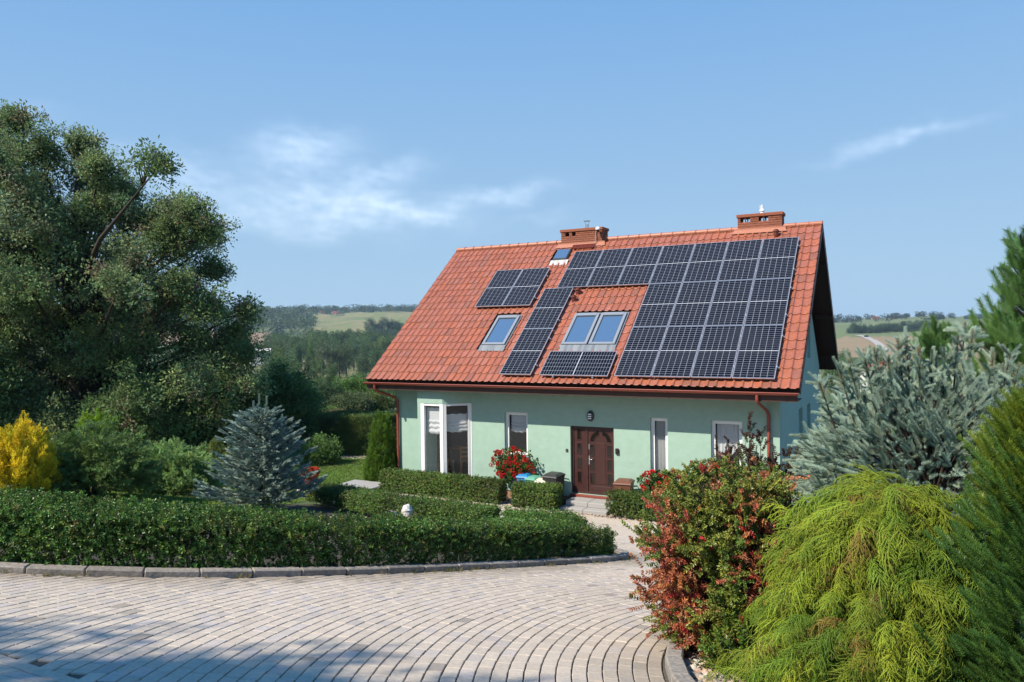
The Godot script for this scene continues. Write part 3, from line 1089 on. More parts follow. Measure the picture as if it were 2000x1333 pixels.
func build_house() -> void:
	house = thing("house", "mint green two-storey house with steep red tiled roof and solar panels", "house", house_t)
	var flat := func(_x): return 3.40
	var holes := [Rect2(1.98, 0.42, 1.52, 2.44), Rect2(4.70, 1.33, 0.80, 1.31), Rect2(6.90, 0.34, 1.35, 1.98), Rect2(9.32, 0.95, 0.50, 1.71), Rect2(11.0, 1.35, 0.82, 1.31)]
	var m := MB.new()
	wall_holes(m, Vector3.ZERO, Vector3.RIGHT, Vector3.BACK, 0.62, 12.76, 0.24, flat, holes, 0.34)
	part(house, "front_wall", m.done(), M.stucco)
	# gable walls and rear wall
	var run := 4.95
	var gt := func(z): return 3.40 + (run - absf(z + 4.95)) * tan(SLOPE) + 0.03
	m = MB.new()
	var right_holes := [Rect2(3.72, 1.2, 0.9, 1.45), Rect2(5.78, 1.2, 0.9, 1.4), Rect2(5.95, 4.1, 1.0, 1.5)]
	wall_holes(m, Vector3(12.762, 0, -0.34), Vector3.FORWARD, Vector3.RIGHT, 0.0, 9.22, 0.0, func(a): return gt.call(-0.34 - a), [Rect2(3.38, 1.2, 0.9, 1.45), Rect2(5.44, 1.2, 0.9, 1.4), Rect2(5.61, 4.1, 0.9, 1.5)], 0.34, [4.61])
	part(house, "gable_wall", m.done(), M.stucco)
	m = MB.new()
	wall_holes(m, Vector3(0.618, 0, -9.56), Vector3.BACK, Vector3.LEFT, 0.0, 9.22, 0.0, func(a): return gt.call(-9.56 + a), [], 0.34, [4.61])
	part(house, "gable_wall", m.done(), M.stucco)
	m = MB.new()
	wall_holes(m, Vector3(12.76, 0, -9.9), Vector3.LEFT, Vector3.FORWARD, 0.0, 12.14, 0.0, flat, [], 0.34)
	part(house, "rear_wall", m.done(), M.stucco)
	for k in 3:
		var g := MB.new()
		var zz: float = [-3.72, -5.78, -5.95][k]
		var y0: float = [1.2, 1.2, 4.1][k]
		var y1: float = [2.65, 2.6, 5.6][k]
		g.span(Vector3(12.60, y0, zz - 0.9), Vector3(12.64, y0 + 0.07, zz)); g.span(Vector3(12.60, y1 - 0.07, zz - 0.9), Vector3(12.64, y1, zz))
		g.span(Vector3(12.60, y0 + 0.07, zz - 0.07), Vector3(12.64, y1 - 0.07, zz)); g.span(Vector3(12.60, y0 + 0.07, zz - 0.9), Vector3(12.64, y1 - 0.07, zz - 0.83))
		var w := part(house, "window", g.done(), M.white)
		var p := MB.new()
		p.quad(Vector3(12.615, y0 + 0.07, zz - 0.07), Vector3(12.615, y0 + 0.07, zz - 0.83), Vector3(12.615, y1 - 0.07, zz - 0.83), Vector3(12.615, y1 - 0.07, zz - 0.07))
		part(w, "pane", p.done(), M.glass)
	m = MB.new()
	m.span(Vector3(0.64, -0.3, -0.36), Vector3(12.74, 0.24, -0.025))
	part(house, "plinth", m.done(), M.plinth)
	# inside: floor, ceiling, partitions
	m = MB.new()
	m.span(Vector3(0.97, 0.2, -9.55), Vector3(12.41, 0.405, -0.345))
	m.span(Vector3(2.0, 0.32, -0.344), Vector3(2.80, 0.404, 0.52))
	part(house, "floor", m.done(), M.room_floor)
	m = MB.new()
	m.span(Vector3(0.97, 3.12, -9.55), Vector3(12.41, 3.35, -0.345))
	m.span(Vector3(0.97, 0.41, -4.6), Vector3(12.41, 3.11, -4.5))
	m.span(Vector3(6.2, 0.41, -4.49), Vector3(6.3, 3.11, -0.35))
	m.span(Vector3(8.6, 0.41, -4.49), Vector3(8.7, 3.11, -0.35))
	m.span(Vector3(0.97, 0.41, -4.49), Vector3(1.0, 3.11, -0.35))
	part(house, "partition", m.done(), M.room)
	build_bay()
	# windows of the front
	var w2 := add_window(holes[1], -0.10)
	part(w2, "curtain", blind_mesh(Rect2(4.83, 2.02, 0.54, 0.55), -0.24), M.blind)
	var w3 := add_window(holes[3], -0.10)
	part(w3, "curtain", curtain_mesh(Rect2(9.42, 1.05, 0.32, 1.52), -0.22, 7, 0.012), M.lace)
	var w4 := add_window(holes[4], -0.10)
	part(w4, "curtain", curtain_mesh(Rect2(11.12, 1.62, 0.60, 0.95), -0.22, 6, 0.012, 0.5), M.blind)
	build_door()
	# soffit, fascia, gutter, downpipes
	m = MB.new()
	m.span(Vector3(0.05, 3.30, 0.003), Vector3(13.30, 3.325, 0.80))
	m.span(Vector3(0.05, 3.29, 0.802), Vector3(13.30, 3.50, 0.825))
	part(house, "soffit", m.done(), M.soffit)
	m = MB.new()
	var prev := []
	for k in 2:
		var xx: float = [0.02, 13.33][k]
		var ring := []
		for s in 9:
			var a := PI + PI * s / 8
			ring.append(Vector3(xx, 3.515 + 0.068 * sin(a), 0.90 + 0.070 * cos(a)))
		if k == 1:
			for s in 8:
				m.quad(prev[s], ring[s], ring[s + 1], prev[s + 1])
				m.quad(ring[s] + Vector3(0, 0.004, 0), prev[s] + Vector3(0, 0.004, 0), prev[s + 1] + Vector3(0, 0.004, 0), ring[s + 1] + Vector3(0, 0.004, 0))
		for s in 8:
			m.tri(Vector3(xx, 3.515, 0.9), ring[s + 1] if k else ring[s], ring[s] if k else ring[s + 1])
		prev = ring
	m.tube([Vector3(0.02, 3.518, 0.972), Vector3(13.33, 3.518, 0.972)], [0.011], 7)
	var gut := part(house, "gutter", m.done(), M.gutter)
	for k in 18:
		m = MB.new()
		m.tube([Vector3(0.4 + k * 0.74, 3.50, 0.828), Vector3(0.4 + k * 0.74, 3.44, 0.85), Vector3(0.4 + k * 0.74, 3.436, 0.92), Vector3(0.4 + k * 0.74, 3.49, 0.98)], [0.008], 5)
		part(gut, "bracket", m.done(), M.gutter)
	for xx in [0.42, 12.36]:
		m = MB.new()
		var to: float = 0.72 if xx < 1 else 12.50
		m.tube([Vector3(xx, 3.46, 0.9), Vector3(xx, 3.34, 0.9), Vector3(lerpf(xx, to, 0.15), 3.24, 0.84), Vector3(lerpf(xx, to, 0.85), 2.98, 0.15), Vector3(to, 2.86, 0.08), Vector3(to, 2.6, 0.08), Vector3(to, 1.3, 0.08), Vector3(to, 0.02, 0.08)], [0.043], 10)
		var dp := part(house, "downpipe", m.done(), M.gutter)
		for y in [2.5, 1.2]:
			m = MB.new()
			m.tube([Vector3(to, y - 0.02, 0.08), Vector3(to, y + 0.02, 0.08)], [0.049], 10)
			m.span(Vector3(to - 0.01, y - 0.01, 0.002), Vector3(to + 0.01, y + 0.01, 0.05))
			part(dp, "bracket", m.done(), M.rust)
	# lamp, bell, letter box
	m = MB.new()
	m.lathe(Vector3.ZERO, [Vector2(0, 0.09), Vector2(0.07, 0.085), Vector2(0.105, 0.05), Vector2(0.115, 0.0)], 18, Vector3(1, 1, 1.4))
	var lamp := part(house, "wall_lamp", m.done(), M.alu_dark, Transform3D(Basis(Vector3.RIGHT, Vector3.BACK, Vector3.DOWN), Vector3(7.55, 2.63, 0.003)))
	m = MB.new()
	for k in 3:
		m.block(Vector3(0, 0.088, -0.06 + k * 0.06), Vector3(0.11, 0.02, 0.034), 0.006)
	part(lamp, "lens", m.done(), M.white)
	m = MB.new()
	m.block(Vector3(6.79, 1.59, 0.015), Vector3(0.07, 0.09, 0.026), 0.006)
	part(house, "door_bell", m.done(), M.alu_dark)
	m = MB.new()
	m.block(Vector3(8.355, 1.66, 0.03), Vector3(0.10, 0.17, 0.055), 0.014)
	part(house, "key_box", m.done(), M.black)
	# steps
	m = MB.new()
	m.block(Vector3(7.33, 0.00, 0.49), Vector3(0.695, 0.27, 0.98), 0.012)
	part(house, "step", m.done(), M.granite)
	m = MB.new()
	m.block(Vector3(8.03, 0.00, 0.49), Vector3(0.695, 0.27, 0.98), 0.012)
	part(house, "step", m.done(), M.granite)
	m = MB.new()
	m.block(Vector3(7.36, 0.20, 0.34), Vector3(0.67, 0.13, 0.67), 0.012)
	part(house, "step", m.done(), M.granite)
	m = MB.new()
	m.block(Vector3(8.035, 0.20, 0.34), Vector3(0.67, 0.13, 0.67), 0.012)
	part(house, "step", m.done(), M.granite)
	m = MB.new()
	m.block(Vector3(7.575, 0.302, 0.03), Vector3(1.36, 0.07, 0.13), 0.008)
	part(house, "threshold", m.done(), M.rust)

func build_bay() -> void:
	var corner := Vector2(2.83, 0.60)
	var poly := [Vector2(1.88, 0.002), Vector2(1.88, 0.60), corner, Vector2(3.52, 0.002)]
	for yy in [[2.87, 3.298], [-0.2, 0.42]]:
		var m := MB.new()
		var top := []
		var bot := []
		for p in poly:
			top.append(Vector3(p.x, yy[1], p.y)); bot.append(Vector3(p.x, yy[0], p.y))
		for k in 3:
			m.quad(bot[k], bot[k + 1], top[k + 1], top[k])
		m.quad(top[0], top[1], top[2], top[3])
		m.quad(bot[3], bot[2], bot[1], bot[0])
		part(house, "bay_head" if yy[0] > 1 else "bay_base", m.done(), M.stucco)
	var m := MB.new()
	m.span(Vector3(1.882, 0.422, 0.002), Vector3(1.998, 2.868, 0.598))
	part(house, "bay_side", m.done(), M.stucco)
	# frames
	m = MB.new()
	m.span(Vector3(2.0, 0.422, 0.50), Vector3(2.13, 2.868, 0.596))
	m.span(Vector3(2.13, 0.422, 0.51), Vector3(2.72, 0.50, 0.585))
	m.span(Vector3(2.13, 2.80, 0.51), Vector3(2.72, 2.868, 0.585))
	var w := part(house, "window", m.done(), M.white)
	m = MB.new()
	m.quad(Vector3(2.125, 0.50, 0.55), Vector3(2.725, 0.50, 0.55), Vector3(2.725, 2.80, 0.55), Vector3(2.125, 2.80, 0.55))
	part(w, "pane", m.done(), M.glass)
	part(w, "curtain", blind_mesh(Rect2(2.14, 1.92, 0.58, 0.80), 0.42), M.blind)
	m = MB.new()
	m.span(Vector3(2.72, 0.422, 0.49), Vector3(2.84, 2.868, 0.597))
	part(house, "bay_post", m.done(), M.white)
	# the slanting window: its own axes run from the post to the wall
	var a := Vector3(2.845, 0, 0.585)
	var b := Vector3(3.505, 0, 0.01)
	var x := (b - a).normalized()
	var t := Transform3D(Basis(x, Vector3.UP, x.cross(Vector3.UP)), a)
	var l := a.distance_to(b)
	m = MB.new()
	m.span(Vector3(0.0, 0.424, -0.09), Vector3(0.10, 2.866, 0.0))
	m.span(Vector3(l - 0.09, 0.424, -0.09), Vector3(l, 2.866, 0.0))
	m.span(Vector3(0.10, 0.424, -0.08), Vector3(l - 0.09, 0.50, -0.01))
	m.span(Vector3(0.10, 2.80, -0.08), Vector3(l - 0.09, 2.866, -0.01))
	w = part(house, "window", m.done(), M.white, t)
	m = MB.new()
	m.quad(Vector3(0.095, 0.50, -0.045), Vector3(l - 0.085, 0.50, -0.045), Vector3(l - 0.085, 2.80, -0.045), Vector3(0.095, 2.80, -0.045))
	part(w, "pane", m.done(), M.glass)
	part(w, "curtain", blind_mesh(Rect2(0.11, 1.98, l - 0.21, 0.55), -0.16), M.blind)
	m = MB.new()
	m.span(Vector3(3.50, 0.422, -0.09), Vector3(3.53, 2.868, 0.012))
	part(house, "bay_jamb", m.done(), M.white)

func build_door() -> void:
	var m := MB.new()
	ring_frame(m, Rect2(6.902, 0.342, 1.346, 1.976), -0.08, 0.07, 0.10)
	m.span(Vector3(7.365, 0.412, -0.18), Vector3(7.415, 2.248, -0.08))
	part(house, "door_frame", m.done(), M.door)
	var panes := [[Rect2(7.085, 1.92, 0.105, 0.29), Rect2(7.085, 1.50, 0.105, 0.30), Rect2(7.085, 1.07, 0.105, 0.31), Rect2(7.085, 0.66, 0.105, 0.31)],
		[Rect2(7.485, 1.47, 0.115, 0.31), Rect2(7.485, 1.06, 0.115, 0.31), Rect2(7.485, 0.64, 0.115, 0.32), Rect2(8.015, 1.47, 0.115, 0.31), Rect2(8.015, 1.06, 0.115, 0.31), Rect2(8.015, 0.64, 0.115, 0.32)]]
	for k in 2:
		var u0: float = [6.975, 7.418][k]
		var u1: float = [7.362, 8.175][k]
		m = MB.new()
		m.span(Vector3(u0, 0.414, -0.17), Vector3(u1, 2.246, -0.105))
		if k == 1:
			m.block(Vector3(7.81, 0.53, -0.103), Vector3(0.62, 0.12, 0.02), 0.006)
			m.block(Vector3(7.81, 1.25, -0.103), Vector3(0.30, 1.2, 0.018), 0.006)
		var leaf_part := part(house, "door", m.done(), M.door)
		leaf_part.set_meta("label", "narrow brown fixed leaf" if k == 0 else "wide brown door leaf with arched glass")
		for r in panes[k]:
			m = MB.new()
			ring_frame(m, r.grow(0.016), -0.092, 0.016, 0.016)
			var f := part(leaf_part, "pane_trim", m.done(), M.door)
			m = MB.new()
			m.span(Vector3(r.position.x, r.position.y, -0.106), Vector3(r.end.x, r.end.y, -0.101))
			part(leaf_part, "pane", m.done(), M.dark_glass)
		if k == 1:
			for s in [-1.0, 1.0]:
				m = MB.new()
				var tr := MB.new()
				var tr2 := MB.new()
				for q in 8:
					var a0 := deg_to_rad(lerpf(0.0, 78.0, q / 8.0))
					var a1 := deg_to_rad(lerpf(0.0, 78.0, (q + 1) / 8.0))
					var c := Vector3(7.81, 1.88, -0.1)
					var P := func(r: float, w: float, z: float): return c + Vector3(s * cos(w) * r, sin(w) * r, z)
					var qd := [P.call(0.205, a0, 0.0), P.call(0.32, a0, 0.0), P.call(0.32, a1, 0.0), P.call(0.205, a1, 0.0)]
					if s < 0: qd.reverse()
					m.quad(qd[0], qd[1], qd[2], qd[3])
					for rr in [[0.19, 0.205], [0.32, 0.336]]:
						qd = [P.call(rr[0], a0, 0.008), P.call(rr[1], a0, 0.008), P.call(rr[1], a1, 0.008), P.call(rr[0], a1, 0.008)]
						if s < 0: qd.reverse()
						(tr if rr[0] < 0.25 else tr2).quad(qd[0], qd[1], qd[2], qd[3])
				part(leaf_part, "pane", m.done(), M.dark_glass)
				part(leaf_part, "pane_trim", tr.done(), M.door)
				part(leaf_part, "pane_trim", tr2.done(), M.door)
			m = MB.new()
			m.block(Vector3(7.452, 1.33, -0.098), Vector3(0.035, 0.26, 0.012), 0.004)
			m.tube([Vector3(7.452, 1.36, -0.10), Vector3(7.452, 1.36, -0.05), Vector3(7.53, 1.36, -0.045), Vector3(7.56, 1.36, -0.05)], [0.010], 7)
			part(leaf_part, "handle", m.done(), M.steel)
			m = MB.new()
			m.block(Vector3(7.452, 1.72, -0.098), Vector3(0.035, 0.16, 0.012), 0.004)
			part(leaf_part, "lock_plate", m.done(), M.steel)

# ---------------------------------------------------------------- roof; its own axes: x along the ridge, y off the tiles, z down the slope
const TW := 0.2225
const TL := 0.365

func tile_mesh(c: Color) -> ArrayMesh:
	var m := MB.new()
	m.col = c
	var prof := [Vector2(-0.012, 0.016), Vector2(0.006, 0.004), Vector2(0.03, 0.0), Vector2(0.115, 0.0), Vector2(0.138, 0.008), Vector2(0.158, 0.028), Vector2(0.176, 0.036), Vector2(0.196, 0.034), Vector2(0.213, 0.022)]
	var l := TL + 0.03
	var nose := 0.030
	var ids := []
	for z in [-l, -0.012, 0.0]:
		var row := []
		for k in prof.size():
			var p0: Vector2 = prof[maxi(k - 1, 0)]
			var p1: Vector2 = prof[mini(k + 1, prof.size() - 1)]
			var nn := Vector3(-(p1.y - p0.y), p1.x - p0.x, 0).normalized()
			if z == 0.0: nn = (nn + Vector3(0, 0, 0.9)).normalized()
			var lift: float = nose * (1.0 + z / l) - 0.03 - (0.005 if z == 0.0 else 0.0)
			row.append(m.vert(Vector3(prof[k].x, prof[k].y + lift, z), nn))
		ids.append(row)
	for r in 2:
		for k in prof.size() - 1:
			m.i.append_array(PackedInt32Array([ids[r][k], ids[r][k + 1], ids[r + 1][k + 1], ids[r][k], ids[r + 1][k + 1], ids[r + 1][k]]))
	for k in prof.size() - 1:
		var a := m.v[ids[2][k]]
		var b := m.v[ids[2][k + 1]]
		m.quad(a - Vector3(0, 0.018, 0.002), b - Vector3(0, 0.018, 0.002), b, a)
	return m.done()

func tile_color() -> Color:
	var g := rng.randfn(1.0, 0.055)
	var w := rng.randf()
	var c := Color(0.40, 0.128, 0.064).lerp(Color(0.365, 0.135, 0.088), w)
	if rng.randf() < 0.04: c = c.lerp(Color(0.24, 0.13, 0.09), 0.4)
	return Color(c.r * g, c.g * g, c.b * g)

func roof_frame() -> Transform3D:
	return Transform3D(Basis(Vector3.RIGHT, Vector3(0, cos(SLOPE), sin(SLOPE)), Vector3(0, -sin(SLOPE), cos(SLOPE))), Vector3(0, 8.36, -4.95))

func build_roof() -> void:
	var rt := roof_frame()
	var m := MB.new()
	m.span(Vector3(0.02, -0.17, 0.12), Vector3(13.33, -0.045, 7.42))
	var roof := part(house, "roof", m.done(), M.soffit, rt)
	# front tiles
	var cols := []
	var at := []
	var dist := []
	var cut := [Rect2(3.66, 4.33, 0.86, 1.72), Rect2(6.42, 4.33, 1.78, 1.72), Rect2(4.56, 0.60, 0.56, 0.66), Rect2(4.58, -0.2, 1.56, 0.40), Rect2(10.82, -0.2, 1.34, 0.30)]
	var w := house_t * rt
	for row in 21:
		for c in 60:
			var v := 7.45 - row * TL
			var u := c * TW
			var skip := false
			for r in cut:
				if r.has_point(Vector2(u + 0.11, v - 0.18)): skip = true
			if skip: continue
			var b := Basis.IDENTITY.rotated(Vector3.RIGHT, rng.randfn(0, 0.004)).rotated(Vector3.UP, rng.randfn(0, 0.004))
			if v - TL < -0.03: b = b.scaled(Vector3(1, 1, (v + 0.02) / (TL + 0.03)))
			at.append(Transform3D(b, Vector3(u, 0.012 + rng.randfn(0, 0.0015), v)))
			cols.append(tile_color())
			var covered := false
			for r in [Rect2(5.4, 0.95, 7.4, 2.1), Rect2(8.5, 0.95, 4.2, 6.3), Rect2(2.6, 1.85, 2.05, 2.0), Rect2(4.95, 3.05, 1.0, 4.1), Rect2(6.3, 6.25, 2.0, 0.95)]:
				if r.has_point(Vector2(u + 0.1, v - 0.17)): covered = true
			dist.append([(w * Vector3(u, 0, v)).distance_to(EYE) + (1000.0 if covered else 0.0), at.size() - 1])
	dist.sort_custom(func(p, q): return p[0] < q[0])
	var single := {}
	for k in 300: single[dist[k][1]] = true
	var shapes := []
	for k in 10: shapes.append(tile_mesh(tile_color()))
	var ra := []
	var rc := []
	for k in at.size():
		if single.has(k): part(roof, "roof_tile", shapes[rng.randi() % 10], M.tile, at[k])
		else:
			ra.append(at[k]); rc.append(cols[k])
	spread(roof, "tile_field", tile_mesh(Color.WHITE), M.tile, ra, rc, true)
	# ridge tiles
	for k in 34:
		m = MB.new()
		m.col = Color.WHITE
		var x0 := k * 0.393
		var ring := []
		for s in 9:
			var a := deg_to_rad(-15.0 + 210.0 * s / 8.0)
			ring.append(Vector2(cos(a) * 0.10, sin(a) * 0.085))
		for s in 8:
			var f := 1.0 + 0.10
			m.quad(Vector3(x0, ring[s].y, -ring[s].x), Vector3(x0 + 0.37, ring[s].y * f, -ring[s].x * f), Vector3(x0 + 0.37, ring[s + 1].y * f, -ring[s + 1].x * f), Vector3(x0, ring[s + 1].y, -ring[s + 1].x))
			m.quad(Vector3(x0 + 0.37, ring[s].y * f, -ring[s].x * f), Vector3(x0 + 0.397, ring[s].y * f * 1.1, -ring[s].x * f * 1.1), Vector3(x0 + 0.397, ring[s + 1].y * f * 1.1, -ring[s + 1].x * f * 1.1), Vector3(x0 + 0.37, ring[s + 1].y * f, -ring[s + 1].x * f))
		part(roof, "ridge_tile", m.done(), M.ridge, rt.affine_inverse() * Transform3D(Basis.IDENTITY, Vector3(-0.01, 8.335, -4.95)))
	# rear slope, verge boards
	m = MB.new()
	var back := Transform3D(Basis(Vector3.LEFT, Vector3(0, cos(SLOPE), -sin(SLOPE)), Vector3(0, -sin(SLOPE), -cos(SLOPE))), Vector3(13.35, 8.36, -4.95))
	m.span(Vector3(0.02, -0.17, 0.12), Vector3(13.33, -0.045, 7.42))
	var rear := part(house, "rear_roof", m.done(), M.soffit, back)
	var ba := []
	var bc := []
	for row in 21:
		for c in 60:
			var v := 7.45 - row * TL
			var b := Basis.IDENTITY
			if v - TL < -0.03: b = b.scaled(Vector3(1, 1, (v + 0.02) / (TL + 0.03)))
			ba.append(Transform3D(b, Vector3(c * TW, 0.012, v)))
			bc.append(tile_color())
	spread(rear, "tile_field", tile_mesh(Color.WHITE), M.tile, ba, bc, true)
	for q in [[roof, 13.331], [roof, -0.005], [rear, 13.331], [rear, -0.005]]:
		m = MB.new()
		m.span(Vector3(q[1], -0.20, 0.0), Vector3(q[1] + 0.024, -0.012, 7.43))
		part(q[0], "verge_board", m.done(), M.soffit)
	for z in [1.6, 4.2, 6.6]:
		for r in [roof, rear]:
			m = MB.new()
			m.span(Vector3(12.78 if r == roof else 0.05, -0.28, z), Vector3(13.30 if r == roof else 0.57, -0.172, z + 0.12))
			part(r, "purlin", m.done(), M.soffit)
	build_skylights(rt)
	build_chimneys()
	build_panels(rt)

func build_skylights(rt: Transform3D) -> void:
	for r in [Rect2(3.68, 4.37, 0.82, 1.45), Rect2(6.45, 4.35, 0.82, 1.47), Rect2(7.33, 4.35, 0.82, 1.47)]:
		var m := MB.new()
		var u0: float = r.position.x
		var u1: float = r.end.x
		var v0: float = r.position.y
		var v1: float = r.end.y
		var h := 0.085
		m.span(Vector3(u0, -0.04, v0), Vector3(u0 + 0.085, h, v1)); m.span(Vector3(u1 - 0.085, -0.04, v0), Vector3(u1, h, v1))
		m.span(Vector3(u0 + 0.085, -0.04, v1 - 0.09), Vector3(u1 - 0.085, h - 0.004, v1)); m.span(Vector3(u0 + 0.085, -0.04, v0), Vector3(u1 - 0.085, h + 0.01, v0 + 0.13))
		var s := part(house, "skylight", m.done(), M.alu, rt)
		m = MB.new()
		ring_frame_flat(m, Rect2(u0 + 0.085, v0 + 0.13, r.size.x - 0.17, r.size.y - 0.22), h - 0.02, 0.022)
		part(s, "sash", m.done(), M.alu_dark)
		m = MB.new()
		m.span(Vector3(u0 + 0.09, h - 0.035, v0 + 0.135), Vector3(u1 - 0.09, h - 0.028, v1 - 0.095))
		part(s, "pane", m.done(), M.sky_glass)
		m = MB.new()
		var pts := 10
		for k in pts:
			var a := lerpf(u0 - 0.05, u1 + 0.05, k / float(pts))
			var b := lerpf(u0 - 0.05, u1 + 0.05, (k + 1) / float(pts))
			m.quad(Vector3(a, 0.012 + 0.012 * sin(a * 28), v1 + 0.25), Vector3(b, 0.012 + 0.012 * sin(b * 28), v1 + 0.25), Vector3(b, 0.05, v1 + 0.002), Vector3(a, 0.05, v1 + 0.002))
		m.span(Vector3(u0 - 0.05, -0.04, v0 - 0.06), Vector3(u0 - 0.003, 0.03, v1 + 0.02)); m.span(Vector3(u1 + 0.003, -0.04, v0 - 0.06), Vector3(u1 + 0.05, 0.03, v1 + 0.02))
		m.span(Vector3(u0 - 0.003, -0.04, v0 - 0.06), Vector3(u1 + 0.003, 0.03, v0 - 0.002))
		part(s, "flashing", m.done(), M.lead)
	# roof hatch
	var m := MB.new()
	m.block(Vector3(4.835, 0.045, 0.93), Vector3(0.54, 0.10, 0.62), 0.015)
	var s := part(house, "roof_hatch", m.done(), M.alu_dark, rt)
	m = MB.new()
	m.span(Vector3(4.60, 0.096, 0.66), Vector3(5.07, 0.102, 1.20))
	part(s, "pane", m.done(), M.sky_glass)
	m = MB.new()
	for k in 8:
		var a := 4.50 + k * 0.085
		m.quad(Vector3(a, 0.012 + 0.014 * sin(a * 28), 1.50), Vector3(a + 0.085, 0.012 + 0.014 * sin((a + 0.085) * 28), 1.50), Vector3(a + 0.085, 0.05, 1.235), Vector3(a, 0.05, 1.235))
	part(s, "flashing", m.done(), M.pale_lead)
	# vent cowls
	for p in [Vector2(6.17, 3.23), Vector2(6.15, 3.62), Vector2(12.04, 0.56)]:
		m = MB.new()
		var up := rt.basis.inverse() * Vector3.UP
		m.tube([Vector3(p.x, -0.02, p.y), Vector3(p.x, 0.05, p.y) + up * 0.03, Vector3(p.x, 0.05, p.y) + up * 0.10], [0.085, 0.075, 0.07], 12)
		m.tube([Vector3(p.x, 0.05, p.y) + up * 0.09, Vector3(p.x, 0.05, p.y) + up * 0.13, Vector3(p.x, 0.05, p.y) + up * 0.17], [0.10, 0.095, 0.04], 12)
		part(house, "roof_vent", m.done(), M.vent, rt)
	# sweep's step below the chimney
	m = MB.new()
	for k in 5: m.span(Vector3(5.10, 0.075, 0.40 + k * 0.05), Vector3(5.95, 0.10, 0.425 + k * 0.05))
	for u in [5.2, 5.85]: m.span(Vector3(u, 0.0, 0.42), Vector3(u + 0.03, 0.074, 0.62))
	for k in 9: m.span(Vector3(5.14 + k * 0.09, 0.102, 0.41), Vector3(5.15 + k * 0.09, 0.115, 0.60))
	part(house, "roof_step", m.done(), M.rust, rt)

func ring_frame_flat(m: MB, r: Rect2, y: float, wd: float) -> void:
	m.span(Vector3(r.position.x, y - 0.03, r.position.y), Vector3(r.position.x + wd, y, r.end.y)); m.span(Vector3(r.end.x - wd, y - 0.03, r.position.y), Vector3(r.end.x, y, r.end.y))
	m.span(Vector3(r.position.x + wd, y - 0.03, r.position.y), Vector3(r.end.x - wd, y, r.position.y + wd)); m.span(Vector3(r.position.x + wd, y - 0.03, r.end.y - wd), Vector3(r.end.x - wd, y, r.end.y))

